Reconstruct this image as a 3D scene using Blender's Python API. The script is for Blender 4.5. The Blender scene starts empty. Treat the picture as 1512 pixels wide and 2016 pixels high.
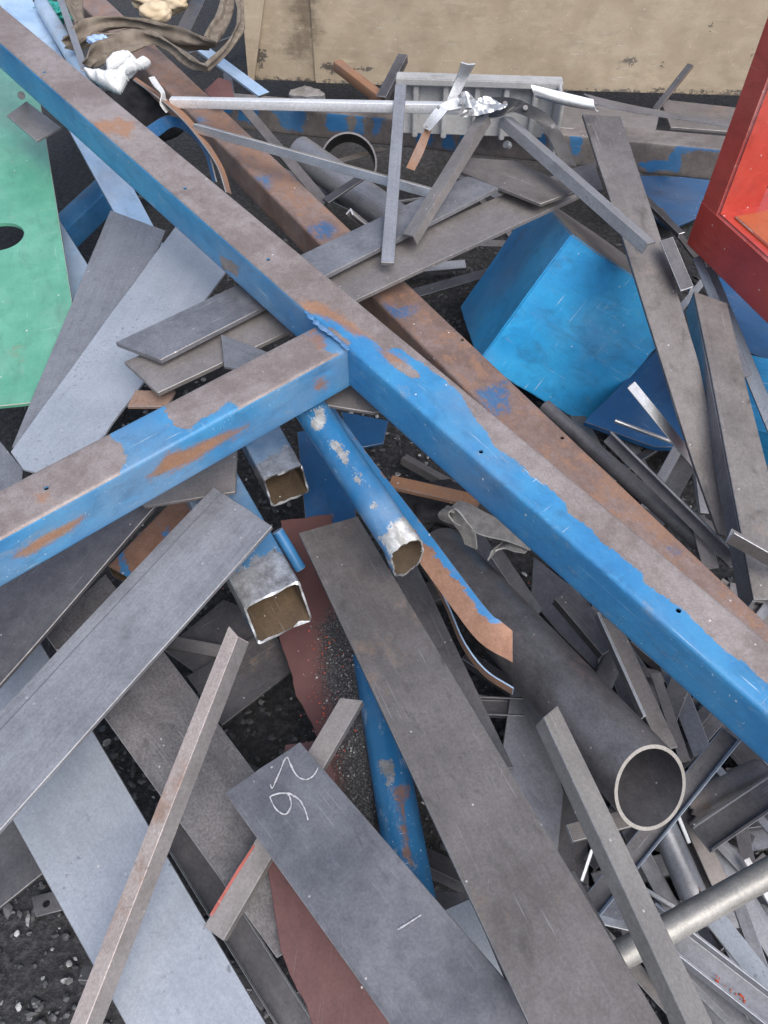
import bpy, bmesh, math, random
from mathutils import Vector, Matrix, noise
R = math.radians
random.seed(7)
sc = bpy.context.scene
COL = sc.collection

# ------------------------------------------------------------------ camera
F, PITCH, CAMZ = 1456.0, R(51.5), 1.5
cd = bpy.data.cameras.new('camera'); cam = bpy.data.objects.new('camera', cd); COL.objects.link(cam)
cam.location = (0, 0, CAMZ); cam.rotation_euler = (R(90) - PITCH, 0, 0)
cd.sensor_fit = 'VERTICAL'; cd.sensor_height = 36; cd.lens = 26.0
cd.clip_start = .02; cd.clip_end = 200
sc.camera = cam
# ------------------------------------------------------------------ light: overcast daylight
SUN_EL, SUN_AZ = R(54), R(152)          # azimuth clockwise from +Y: behind the camera, a little right
w = bpy.data.worlds.new('World'); sc.world = w; w.use_nodes = True
wn = w.node_tree; bg = wn.nodes['Background']
sky = wn.nodes.new('ShaderNodeTexSky'); sky.sky_type = 'NISHITA'; sky.sun_disc = False
sky.sun_elevation = SUN_EL; sky.sun_rotation = SUN_AZ; sky.dust_density = 3.0; sky.air_density = 1.0
hs = wn.nodes.new('ShaderNodeHueSaturation'); hs.inputs['Saturation'].default_value = .78
wn.links.new(sky.outputs[0], hs.inputs['Color']); wn.links.new(hs.outputs[0], bg.inputs[0])
bg.inputs[1].default_value = .125
sl = bpy.data.lights.new('sun', 'SUN'); sl.energy = 1.5; sl.angle = R(50); sl.color = (1, .97, .92)
so = bpy.data.objects.new('sun', sl); COL.objects.link(so)
sd = Vector((math.sin(SUN_AZ)*math.cos(SUN_EL), math.cos(SUN_AZ)*math.cos(SUN_EL), math.sin(SUN_EL)))
so.rotation_euler = sd.to_track_quat('Z', 'Y').to_euler(); so.location = sd*8
sc.view_settings.view_transform = 'Standard'; sc.view_settings.look = 'None'
sc.view_settings.exposure = .92; sc.view_settings.gamma = 1
sc.view_settings.use_curve_mapping = False
GROUND = -.08

# ------------------------------------------------------------------ photo points -> places
C0 = Vector((0, 0, CAMZ))
FW = Vector((0, math.cos(PITCH), -math.sin(PITCH))); UPV = Vector((0, math.sin(PITCH), math.cos(PITCH)))
def ray(u, v): return FW + Vector((1, 0, 0))*((u-756)/F) + UPV*((1008-v)/F)
def P(u, v, z):
    d = ray(u, v); return C0 + d*((z-CAMZ)/d.z)
def proj(p):
    q = p-C0; d = q.dot(FW); return (756+F*q.x/d, 1008-F*q.dot(UPV)/d)
def plane(h):
    if isinstance(h, (int, float)): return Vector((0, 0, h)), Vector((0, 0, 1))
    pts = [P(*a) for a in h]
    if len(pts) == 2:
        d = pts[1]-pts[0]; lat = Vector((0, 0, 1)).cross(d).normalized(); n = d.cross(lat).normalized()
    else: n = (pts[1]-pts[0]).cross(pts[2]-pts[0]).normalized()
    if n.z < 0: n = -n
    return pts[0], n
def onp(pl, u, v):
    d = ray(u, v); return C0 + d*((pl[0]-C0).dot(pl[1])/d.dot(pl[1]))

# ------------------------------------------------------------------ shader helpers
def nd(nt, t, ins=None, **pr):
    n = nt.nodes.new(t)
    for k, v in pr.items(): setattr(n, k, v)
    for k, v in (ins or {}).items():
        if isinstance(v, bpy.types.NodeSocket): nt.links.new(v, n.inputs[k])
        else: n.inputs[k].default_value = v
    return n
def mth(nt, op, a, b=0., c=0., clamp=False): return nd(nt, 'ShaderNodeMath', {0: a, 1: b, 2: c}, operation=op, use_clamp=clamp).outputs[0]
def c4(c): return c if isinstance(c, bpy.types.NodeSocket) else (c[0], c[1], c[2], 1)
def mix(nt, f, a, b, bt='MIX'): return nd(nt, 'ShaderNodeMix', {0: f, 6: c4(a), 7: c4(b)}, data_type='RGBA', blend_type=bt).outputs[2]
def sstep(nt, x, a, b): return nd(nt, 'ShaderNodeMapRange', {0: x, 1: a, 2: b, 3: 0., 4: 1.}, interpolation_type='SMOOTHSTEP').outputs[0]
def nz(nt, vec, s, det=4, ro=.6, dist=0.): return nd(nt, 'ShaderNodeTexNoise', {'Vector': vec, 'Scale': s, 'Detail': det, 'Roughness': ro, 'Distortion': dist}).outputs[0]
def base(name):
    m = bpy.data.materials.new(name); m.use_nodes = True; nt = m.node_tree
    b = nt.nodes['Principled BSDF']
    tc = nd(nt, 'ShaderNodeTexCoord').outputs['Object']
    rnd = nd(nt, 'ShaderNodeObjectInfo').outputs['Random']
    vec = nd(nt, 'ShaderNodeVectorMath', {0: tc, 1: nd(nt, 'ShaderNodeCombineXYZ', {0: mth(nt, 'MULTIPLY', rnd, 91.), 1: mth(nt, 'MULTIPLY', rnd, 57.), 2: mth(nt, 'MULTIPLY', rnd, 23.)}).outputs[0]}, operation='ADD').outputs[0]
    return m, nt, b, vec, rnd
def stretch(nt, vec, s, rot=0.): return nd(nt, 'ShaderNodeMapping', {0: vec, 2: (0, 0, rot), 3: s}).outputs[0]
RUST1, RUST2 = (.22, .10, .055), (.30, .155, .09)

def steel(name, c1, c2, rough=.5, metal=.55, rust=.25, rustc=(.20, .125, .085), speck=.6, scr=.42, grain=.24, blot=.28, bump=.12, rand=.3, pit=.35, streak=.1, brush=.1):
    """bare or mill-scaled steel: mottling, streaks along the rolling direction, grain, specks, some rust"""
    m, nt, b, vec, rnd = base(name)
    n1 = nz(nt, vec, 7, 6, .62); n2 = nz(nt, vec, 210, 3, .7); n3 = nz(nt, stretch(nt, vec, (2.2, 30, 30)), 1, 4, .6); n4 = nz(nt, vec, 34, 5, .7); n5 = nz(nt, vec, 95, 3, .6)
    f = mth(nt, 'ADD', mth(nt, 'ADD', mth(nt, 'MULTIPLY', n1, .45-streak*.3), mth(nt, 'MULTIPLY', n3, streak)), mth(nt, 'ADD', mth(nt, 'MULTIPLY', n4, .24), mth(nt, 'MULTIPLY', n5, .10))); f = sstep(nt, f, .28, .58)
    col = mix(nt, f, c1, c2)
    rf = sstep(nt, mth(nt, 'ADD', nz(nt, vec, 4.2, 7, .7, .3), mth(nt, 'MULTIPLY', n4, .25)), .82-.32*rust, .96-.30*rust)
    col = mix(nt, mth(nt, 'MULTIPLY', rf, .75), col, rustc)
    bl = sstep(nt, nz(nt, stretch(nt, vec, (1, 1.8, 1)), 11, 4, .6, .6), .56, .75)
    col = mix(nt, mth(nt, 'MULTIPLY', bl, blot), col, [x*.45 for x in c1])
    col = mix(nt, mth(nt, 'MULTIPLY', sstep(nt, mth(nt, 'ADD', mth(nt, 'MULTIPLY', n5, .75), mth(nt, 'MULTIPLY', n1, .25)), .57, .66), mth(nt, 'MULTIPLY', sstep(nt, nz(nt, vec, 5.3, 4, .6), .42, .62), pit)), col, [x*.5 for x in c1])
    g = mth(nt, 'ADD', 1-grain*.5, mth(nt, 'MULTIPLY', sstep(nt, n2, .28, .72), grain))
    cellr = nd(nt, 'ShaderNodeSeparateColor', {0: nd(nt, 'ShaderNodeTexVoronoi', {'Vector': vec, 'Scale': 620.}).outputs['Color']}).outputs[0]
    g = mth(nt, 'MULTIPLY', g, mth(nt, 'ADD', 1-grain*.22, mth(nt, 'MULTIPLY', cellr, grain*.44)))
    br = nz(nt, stretch(nt, vec, (4, 360, 360)), 1, 3, .65)
    g = mth(nt, 'MULTIPLY', g, mth(nt, 'ADD', 1-brush, mth(nt, 'MULTIPLY', br, brush*2)))
    g = mth(nt, 'MULTIPLY', g, mth(nt, 'ADD', 1-rand*.5, mth(nt, 'MULTIPLY', rnd, rand)))
    col = mix(nt, 1., col, nd(nt, 'ShaderNodeCombineColor', {0: g, 1: g, 2: g}).outputs[0], 'MULTIPLY')
    s1 = nz(nt, stretch(nt, vec, (5, 420, 420), .12), 1, 2, .5); s2 = nz(nt, stretch(nt, nd(nt, 'ShaderNodeVectorRotate', {0: vec, 3: .61}, rotation_type='Z_AXIS').outputs[0], (11, 330, 200)), 1, 3, .6)
    sf = mth(nt, 'MULTIPLY', mth(nt, 'MAXIMUM', sstep(nt, s1, .64, .73), sstep(nt, s2, .69, .76)), mth(nt, 'MULTIPLY', sstep(nt, nz(nt, vec, 8, 3, .6), .48, .66), scr))
    col = mix(nt, sf, col, (.46, .46, .48))
    vo = nd(nt, 'ShaderNodeTexVoronoi', {'Vector': vec, 'Scale': 75.})
    sp = mth(nt, 'MULTIPLY', mth(nt, 'LESS_THAN', vo.outputs['Distance'], mth(nt, 'MULTIPLY', n4, .26)), mth(nt, 'GREATER_THAN', nd(nt, 'ShaderNodeSeparateColor', {0: vo.outputs['Color']}).outputs[0], 1-.12*speck))
    col = mix(nt, mth(nt, 'MULTIPLY', sp, .8), col, (.55, .53, .52))
    nt.links.new(col, b.inputs['Base Color'])
    b.inputs['Metallic'].default_value = 0
    nt.links.new(mth(nt, 'MULTIPLY', mth(nt, 'SUBTRACT', 1., rf), metal), b.inputs['Metallic'])
    rr = mth(nt, 'ADD', mth(nt, 'ADD', rough-.12, mth(nt, 'MULTIPLY', n1, .25)), mth(nt, 'MULTIPLY', rf, .2), clamp=True)
    nt.links.new(rr, b.inputs['Roughness'])
    h = mth(nt, 'ADD', mth(nt, 'MULTIPLY', n2, .25), mth(nt, 'ADD', mth(nt, 'MULTIPLY', n4, .5), mth(nt, 'MULTIPLY', n1, 3.)))
    bp = nd(nt, 'ShaderNodeBump', {'Strength': bump*2.5, 'Distance': .0012, 'Height': h})
    nt.links.new(bp.outputs[0], b.inputs['Normal'])
    return m

def paint(name, p1, p2, bare=(.21, .165, .145), bare2=(.28, .245, .235), attr=True, cover=.75, rough=.38, scr=.5, rustc=(.30, .15, .08), amp=.16, fade=.3, spec=.5, bmetal=.35, rsoft=.05, chips=0., fadec=None, rmix=.85, grime=.4):
    """enamel paint with worn-off areas. attribute 'paint' (>0 painted) sets where the coat is left, 'rust' where it has rusted"""
    m, nt, b, vec, rnd = base(name)
    n1 = nz(nt, vec, 6, 5, .6); n2 = nz(nt, vec, 190, 3, .7); n4 = nz(nt, vec, 28, 6, .7); n3 = nz(nt, vec, 40, 5, .7)
    pc = mix(nt, sstep(nt, n1, .35, .68), p1, p2)
    pc = mix(nt, mth(nt, 'MULTIPLY', sstep(nt, nz(nt, vec, 3.1, 4, .6), .46, .72), fade), pc, fadec or bare2)
    s1 = nz(nt, stretch(nt, vec, (6, 380, 380), .35), 1, 2, .5); s2 = nz(nt, stretch(nt, vec, (330, 9, 200), .7), 1, 2, .5); s3 = nz(nt, stretch(nt, vec, (9, 300, 300), -.9), 1, 2, .5)
    sf = mth(nt, 'MULTIPLY', mth(nt, 'MAXIMUM', mth(nt, 'MAXIMUM', sstep(nt, s1, .69, .77), sstep(nt, s2, .69, .76)), sstep(nt, s3, .72, .78)), mth(nt, 'MULTIPLY', sstep(nt, n1, .42, .62), scr))
    pc = mix(nt, sf, pc, (.62, .66, .70))
    gr = sstep(nt, mth(nt, 'ADD', mth(nt, 'MULTIPLY', nz(nt, stretch(nt, vec, (4, 9, 9)), 2.2, 7, .72, .5), .75), mth(nt, 'MULTIPLY', n4, .25)), .47, .68)
    pc = mix(nt, mth(nt, 'MULTIPLY', gr, grime), pc, [x*.42+.012 for x in p1])
    bc = mix(nt, sstep(nt, mth(nt, 'ADD', mth(nt, 'MULTIPLY', n1, .6), mth(nt, 'MULTIPLY', n3, .4)), .38, .66), bare, bare2)
    bc = mix(nt, mth(nt, 'MULTIPLY', sstep(nt, nz(nt, vec, 17, 6, .75), .54, .72), .35), bc, [x*.55 for x in bare])
    wig = mth(nt, 'MULTIPLY', mth(nt, 'SUBTRACT', mth(nt, 'ADD', mth(nt, 'ADD', mth(nt, 'MULTIPLY', n4, .45), mth(nt, 'MULTIPLY', n2, .25)), mth(nt, 'MULTIPLY', nz(nt, stretch(nt, vec, (14, 90, 90)), 1, 4, .7), .3)), .5), amp*3.)
    if attr:
        pa = nd(nt, 'ShaderNodeAttribute', attribute_name='paint').outputs['Fac']
        pf = sstep(nt, mth(nt, 'ADD', pa, wig), -.010, .014)
        ra = nd(nt, 'ShaderNodeAttribute', attribute_name='rust').outputs['Fac']
        rf = sstep(nt, mth(nt, 'ADD', ra, mth(nt, 'MULTIPLY', wig, 1.6)), -.03-rsoft, .01+rsoft)
    else:
        pf = sstep(nt, mth(nt, 'ADD', nz(nt, vec, 3.3, 8, .68, .2), mth(nt, 'MULTIPLY', wig, .4)), .72-.55*cover, .75-.55*cover)
        rf = mth(nt, 'MULTIPLY', sstep(nt, nz(nt, vec, 5, 6, .7), .62, .74), .6)
    if chips:
        ch = sstep(nt, mth(nt, 'ADD', mth(nt, 'MULTIPLY', nz(nt, vec, 13, 3, .55), .7), mth(nt, 'MULTIPLY', n4, .3)), .735-.1*chips, .75-.1*chips)
        pf = mth(nt, 'MULTIPLY', pf, mth(nt, 'SUBTRACT', 1., ch))
        pc = mix(nt, mth(nt, 'MULTIPLY', sstep(nt, nz(nt, stretch(nt, vec, (3, 3, 9), .6), 4, 6, .7, .5), .52, .72), .35), pc, [min(1, x*1.35) for x in p2])
    col = mix(nt, pf, bc, pc)
    col = mix(nt, mth(nt, 'MULTIPLY', rf, rmix), col, mix(nt, n4, [x*.6 for x in rustc], rustc))
    sc2 = mth(nt, 'MULTIPLY', sstep(nt, mth(nt, 'ADD', mth(nt, 'MULTIPLY', nz(nt, stretch(nt, vec, (5, 11, 11)), 3, 6, .75, .4), .8), mth(nt, 'MULTIPLY', n2, .2)), .56, .66), mth(nt, 'MULTIPLY', pf, fade))
    col = mix(nt, sc2, col, fadec or bare2)
    cellr = nd(nt, 'ShaderNodeSeparateColor', {0: nd(nt, 'ShaderNodeTexVoronoi', {'Vector': vec, 'Scale': 430.}).outputs['Color']}).outputs[0]
    g = mth(nt, 'ADD', .80, mth(nt, 'ADD', mth(nt, 'MULTIPLY', n2, .24), mth(nt, 'MULTIPLY', cellr, mth(nt, 'ADD', .05, mth(nt, 'MULTIPLY', mth(nt, 'SUBTRACT', 1., pf), .2)))))
    col = mix(nt, 1., col, nd(nt, 'ShaderNodeCombineColor', {0: g, 1: g, 2: g}).outputs[0], 'MULTIPLY')
    vo = nd(nt, 'ShaderNodeTexVoronoi', {'Vector': vec, 'Scale': 60.})
    sp = mth(nt, 'MULTIPLY', mth(nt, 'LESS_THAN', vo.outputs['Distance'], mth(nt, 'MULTIPLY', n4, .24)), mth(nt, 'GREATER_THAN', nd(nt, 'ShaderNodeSeparateColor', {0: vo.outputs['Color']}).outputs[0], .95))
    col = mix(nt, mth(nt, 'MULTIPLY', sp, .8), col, (.6, .58, .57))
    nt.links.new(col, b.inputs['Base Color'])
    nt.links.new(mth(nt, 'MULTIPLY', mth(nt, 'SUBTRACT', 1., pf), mth(nt, 'MULTIPLY', mth(nt, 'SUBTRACT', 1., rf), bmetal)), b.inputs['Metallic'])
    nt.links.new(mth(nt, 'ADD', mth(nt, 'ADD', rough-.08, mth(nt, 'MULTIPLY', n1, .16)), mth(nt, 'MULTIPLY', mth(nt, 'SUBTRACT', 1., pf), .16), clamp=True), b.inputs['Roughness'])
    b.inputs['Specular IOR Level'].default_value = spec
    h = mth(nt, 'ADD', mth(nt, 'ADD', mth(nt, 'MULTIPLY', n2, .2), mth(nt, 'MULTIPLY', n4, .4)), mth(nt, 'ADD', mth(nt, 'MULTIPLY', n1, 2.), mth(nt, 'MULTIPLY', pf, .35)))
    nt.links.new(nd(nt, 'ShaderNodeBump', {'Strength': .28, 'Distance': .0012, 'Height': h}).outputs[0], b.inputs['Normal'])
    return m

def plain(name, c1, c2, rough=.85, sc_=30, bump=.4, weave=False, metal=0.):
    m, nt, b, vec, rnd = base(name)
    n1 = nz(nt, vec, sc_, 6, .65)
    col = mix(nt, sstep(nt, n1, .35, .65), c1, c2)
    nt.links.new(col, b.inputs['Base Color']); b.inputs['Roughness'].default_value = rough; b.inputs['Metallic'].default_value = metal
    h = n1
    if weave:
        wv = nd(nt, 'ShaderNodeTexWave', {'Vector': vec, 'Scale': 90., 'Distortion': 2.5, 'Detail': 2.}).outputs['Fac']
        h = mth(nt, 'ADD', n1, mth(nt, 'MULTIPLY', wv, .7))
    nt.links.new(nd(nt, 'ShaderNodeBump', {'Strength': bump, 'Distance': .002, 'Height': h}).outputs[0], b.inputs['Normal'])
    return m

M = {}
M['grey'] = steel('mill_steel_grey', (.18, .18, .195), (.30, .305, .33), .44, .55, rust=.02, streak=.25, brush=.2)
M['brown'] = steel('mill_steel_brown', (.17, .155, .15), (.27, .25, .248), .52, .45, rust=.2, streak=.04, brush=.08)
M['dark'] = steel('mill_steel_dark', (.07, .068, .077), (.145, .14, .147), .50, .5, rust=.25)
M['blueg'] = steel('pale_blue_grey_steel', (.29, .32, .365), (.37, .40, .45), .45, .35, rust=-.1, grain=.18, blot=.12, speck=.3, scr=.2, rand=.1, pit=.75)
M['grey2'] = steel('blue_black_scale', (.135, .138, .155), (.265, .268, .29), .45, .5, rust=.12, streak=.05, brush=.05, blot=.45, scr=.8)
M['brown2'] = steel('dark_brown_scale', (.125, .112, .107), (.215, .198, .193), .55, .4, rust=.32, blot=.5, scr=.5)
M['bright'] = steel('bright_steel', (.42, .43, .45), (.60, .61, .63), .33, .8, rust=-.3, scr=.6, blot=.2)
M['alu'] = steel('white_aluminium', (.55, .56, .58), (.68, .69, .71), .42, .35, rust=-.5, scr=.3, blot=.15, speck=.3)
M['cast'] = steel('cast_aluminium', (.36, .36, .36), (.50, .50, .50), .55, .35, rust=-.2, scr=.3, blot=.5)
M['tan'] = steel('light_rusted_steel', (.33, .27, .25), (.44, .385, .36), .6, .12, rust=.55, rustc=(.24, .145, .10), blot=.3, grain=.34, pit=.8)
M['rim'] = steel('sawn_pipe_rim', (.22, .205, .19), (.32, .30, .28), .5, .3, rust=-.3, blot=.1)
M['pipe'] = steel('dark_pipe_steel', (.10, .092, .092), (.205, .195, .20), .44, .5, rust=.42, rustc=(.19, .125, .10), grain=.3)
M['mott'] = steel('mottled_dark_steel', (.075, .07, .074), (.175, .168, .172), .55, .4, rust=.15, grain=.5, blot=.5)
M['stain'] = steel('stained_brown_steel', (.14, .128, .122), (.27, .25, .24), .52, .4, rust=.2, blot=.95)
M['tube'] = steel('drawn_tube', (.22, .215, .205), (.36, .345, .325), .46, .45, rust=-.1, blot=.3, scr=.5)
M['black'] = steel('black_strip', (.022, .022, .024), (.06, .058, .06), .42, .3, rust=.0, blot=.3)
M['rusty'] = steel('rusty_steel', (.20, .12, .085), (.28, .19, .15), .65, .2, rust=.8, rustc=(.25, .12, .06))
M['edge'] = steel('worn_steel_edge', (.21, .21, .215), (.36, .36, .37), .5, .5, rust=.1, blot=.6)
M['edged'] = steel('dark_steel_edge', (.13, .125, .125), (.24, .235, .24), .45, .6, rust=.1, blot=.4)
M['inner'] = steel('rusty_tube_inside', (.045, .030, .018), (.10, .066, .036), .8, .05, rust=.3)
M['cut'] = steel('torch_cut_steel', (.13, .13, .135), (.74, .75, .77), .32, .75, rust=-.2, bump=.6, speck=2.5)
BL1, BL2 = (.030, .175, .385), (.048, .235, .45)
M['blue'] = paint('worn_blue_paint', BL1, BL2, bare=(.185, .148, .138), bare2=(.29, .255, .247), fade=.55, rough=.42, fadec=(.17, .235, .315), scr=1.2, chips=.22, grime=.5)
M['navy_shade'] = paint('dark_and_shaded_blue_enamel', (.010, .075, .20), (.015, .095, .24), attr=False, cover=1.2, fade=.12)  # dark blue; on the low panels it paints shade into the colour
M['beam2'] = paint('blue_remnants_on_rust', (.035, .10, .22), (.06, .145, .28), bare=(.175, .115, .095), bare2=(.27, .20, .18), amp=.5, fade=.5, rustc=(.25, .14, .09))
M['beam3'] = paint('blue_drips_on_steel', (.03, .14, .33), (.06, .20, .40), bare=(.15, .13, .125), bare2=(.25, .225, .215), amp=.2, fade=.2, rustc=(.20, .13, .10))
M['bluenoise'] = paint('chipped_blue_paint', (.035, .16, .36), (.05, .20, .42), attr=False, cover=.72)
M['bluebox'] = paint('bright_blue_enamel', (.020, .25, .54), (.030, .31, .61), attr=False, cover=1.2, fade=.2, rough=.38, scr=1.0, chips=.15, grime=.55)
M['bluepipe'] = paint('blue_pipe_paint', (.022, .135, .30), (.032, .18, .38), bare=(.20, .20, .205), bare2=(.62, .62, .60), rough=.32, amp=.3, scr=1.3)
M['bluerust'] = paint('blue_paint_rusting', (.03, .17, .38), (.05, .21, .44), bare=(.23, .12, .075), bare2=(.33, .19, .13), amp=.25, fade=.15)
M['tubeend'] = paint('ground_blue_tube', (.03, .13, .27), (.07, .17, .30), bare=(.20, .19, .18), bare2=(.78, .78, .80), amp=.35, bmetal=.9, rough=.27)
M['green'] = paint('green_enamel', (.085, .295, .195), (.125, .365, .255), attr=False, cover=1.3, fade=.22, rough=.24, scr=.5, spec=1.0)
M['red'] = paint('red_enamel', (.40, .046, .034), (.50, .070, .050), attr=False, cover=1.25, fade=.10, rough=.36, scr=.45)
M['rededge'] = paint('chipped_red_edge', (.30, .05, .045), (.42, .10, .09), bare=(.30, .20, .19), bare2=(.60, .52, .50), attr=False, cover=.62, rough=.5)
M['orange'] = paint('orange_primer', (.40, .085, .025), (.46, .12, .035), attr=False, cover=1.1, fade=.1, rough=.5)
M['maroon'] = steel('dark_red_primer', (.085, .038, .038), (.125, .058, .055), .6, .05, rust=-.2, blot=.3, scr=.15)
M['lblue'] = paint('pale_blue_paint', (.27, .40, .58), (.36, .48, .64), attr=False, cover=1.0, fade=.35, rough=.36)
M['bin'] = paint('sand_paint', (.355, .285, .205), (.43, .355, .262), bare=(.10, .085, .07), bare2=(.17, .15, .13), rough=.5, amp=.3, fade=.12, rustc=(.05, .035, .025), scr=.9, rsoft=.2, chips=.5, rmix=.6, grime=.3)
M['strap'] = plain('webbing', (.13, .105, .082), (.21, .175, .14), .95, 22, .6, True)
M['belt'] = plain('grey_belt', (.20, .19, .18), (.28, .265, .25), .9, 60, .5, True)
M['beltedge'] = plain('frayed_belt_edge', (.34, .33, .31), (.46, .45, .42), .95, 90, .5)
M['cloth'] = plain('black_cloth', (.012, .012, .016), (.03, .03, .036), .95, 20, .5)
M['glove'] = plain('white_knit', (.52, .53, .53), (.64, .65, .65), .9, 160, .35, True)
M['teal'] = plain('teal_cloth', (.01, .16, .15), (.03, .28, .25), .8, 20, .5)
M['paleblue'] = plain('blue_rag', (.24, .36, .62), (.32, .44, .70), .8, 30, .4)
M['wood'] = plain('pale_wood', (.44, .35, .23), (.56, .46, .33), .85, 14, .6)
M['chalk'] = plain('chalk', (.26, .265, .285), (.48, .48, .50), .95, 300, .2)
M['hole'] = plain('dark_bore', (.01, .01, .01), (.02, .02, .02), .9)
M['stone'] = plain('dark_gravel', (.015, .015, .017), (.08, .08, .087), .6, 9, .5)
M['flake'] = plain('grey_flakes', (.10, .10, .10), (.40, .40, .40), .8, 40, .3)
M['chip'] = plain('orange_paint_chips', (.34, .05, .03), (.46, .09, .045), .7, 30, .3)
M['redwear'] = paint('worn_red_marking', (.30, .06, .045), (.38, .10, .08), attr=False, cover=.75, fade=.4, rough=.6)
def ground_mat():
    m, nt, b, vec, rnd = base('black_gritty_ground')
    n1 = nz(nt, vec, 3, 6, .6); n2 = nz(nt, vec, 60, 5, .7)
    col = mix(nt, sstep(nt, n2, .4, .7), (.012, .012, .014), (.05, .05, .055))
    col = mix(nt, mth(nt, 'MULTIPLY', sstep(nt, n1, .45, .7), .5), col, (.028, .025, .023))
    nt.links.new(col, b.inputs['Base Color']); b.inputs['Roughness'].default_value = .8
    nt.links.new(nd(nt, 'ShaderNodeBump', {'Strength': .9, 'Distance': .01, 'Height': n2}).outputs[0], b.inputs['Normal'])
    return m
M['ground'] = ground_mat()
def grit_mat():
    m, nt, b, vec, rnd = base('red_primer_under_grit')
    n1 = nz(nt, vec, 7, 5, .6); n2 = nz(nt, vec, 260, 2, .6); n4 = nz(nt, vec, 30, 5, .7)
    red = mix(nt, sstep(nt, n1, .35, .68), (.085, .036, .036), (.12, .054, .050))
    pa = nd(nt, 'ShaderNodeAttribute', attribute_name='paint').outputs['Fac']
    gf = sstep(nt, mth(nt, 'ADD', pa, mth(nt, 'MULTIPLY', mth(nt, 'SUBTRACT', mth(nt, 'ADD', mth(nt, 'MULTIPLY', n2, .7), mth(nt, 'MULTIPLY', n4, .3)), .5), 1.4)), -.05, .12)
    gr = mix(nt, sstep(nt, nz(nt, vec, 330, 2, .6), .45, .72), (.022, .022, .025), (.12, .117, .117))
    col = mix(nt, gf, red, gr); nt.links.new(col, b.inputs['Base Color']); b.inputs['Roughness'].default_value = .8
    nt.links.new(nd(nt, 'ShaderNodeBump', {'Strength': .5, 'Distance': .0015, 'Height': mth(nt, 'MULTIPLY', gf, n2)}).outputs[0], b.inputs['Normal'])
    return m
M['grit'] = grit_mat()

# ------------------------------------------------------------------ object helpers
def tag(o, label, cat, group=None, kind=None):
    if label: o['label'] = label
    if cat: o['category'] = cat
    if group: o['group'] = group
    if kind: o['kind'] = kind
    return o
def link(name, me, mats, mw=None, parent=None):
    o = bpy.data.objects.new(name, me); COL.objects.link(o)
    for m in mats: me.materials.append(M[m] if isinstance(m, str) else m)
    if mw is not None: o.matrix_world = mw
    if parent is not None: o.parent = parent
    return o
def empty(name, loc, label, cat, group=None):
    o = bpy.data.objects.new(name, None); COL.objects.link(o); o.location = loc; o.empty_display_size = .05
    bpy.context.view_layer.update(); return tag(o, label, cat, group)
def setparent(o, p):
    o.parent = p; o.matrix_parent_inverse = p.matrix_basis.inverted()
def finish(bm, name, ang=32):
    me = bpy.data.meshes.new(name); bm.normal_update(); bm.to_mesh(me); bm.free()
    me.polygons.foreach_set('use_smooth', [True]*len(me.polygons))
    me.set_sharp_from_angle(angle=R(ang)); return me
def frame(o, x, n):
    x = x.normalized(); n = (n-x*n.dot(x)).normalized(); y = n.cross(x)
    return Matrix(((x.x, y.x, n.x, o.x), (x.y, y.y, n.y, o.y), (x.z, y.z, n.z, o.z), (0, 0, 0, 1)))
def applied(o):
    dg = bpy.context.evaluated_depsgraph_get(); me = bpy.data.meshes.new_from_object(o.evaluated_get(dg))
    o.modifiers.clear(); old = o.data; o.data = me; bpy.data.meshes.remove(old)
def drill(o, holes, n=None):
    """holes: (world point, radius)"""
    bm = bmesh.new()
    for p, r in holes:
        nn = n or Vector((0, 0, 1)); mt = frame(p, Vector((1, .01, 0)), nn)
        bmesh.ops.create_cone(bm, cap_ends=True, segments=14 if r < .02 else 40, radius1=r, radius2=r, depth=.034, matrix=mt)
    me = bpy.data.meshes.new('bore'); bm.to_mesh(me); bm.free(); c = bpy.data.objects.new('bore', me); COL.objects.link(c)
    md = o.modifiers.new('b', 'BOOLEAN'); md.operation = 'DIFFERENCE'; md.object = c; md.solver = 'EXACT'
    applied(o); bpy.data.objects.remove(c); bpy.data.meshes.remove(me)

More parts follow.
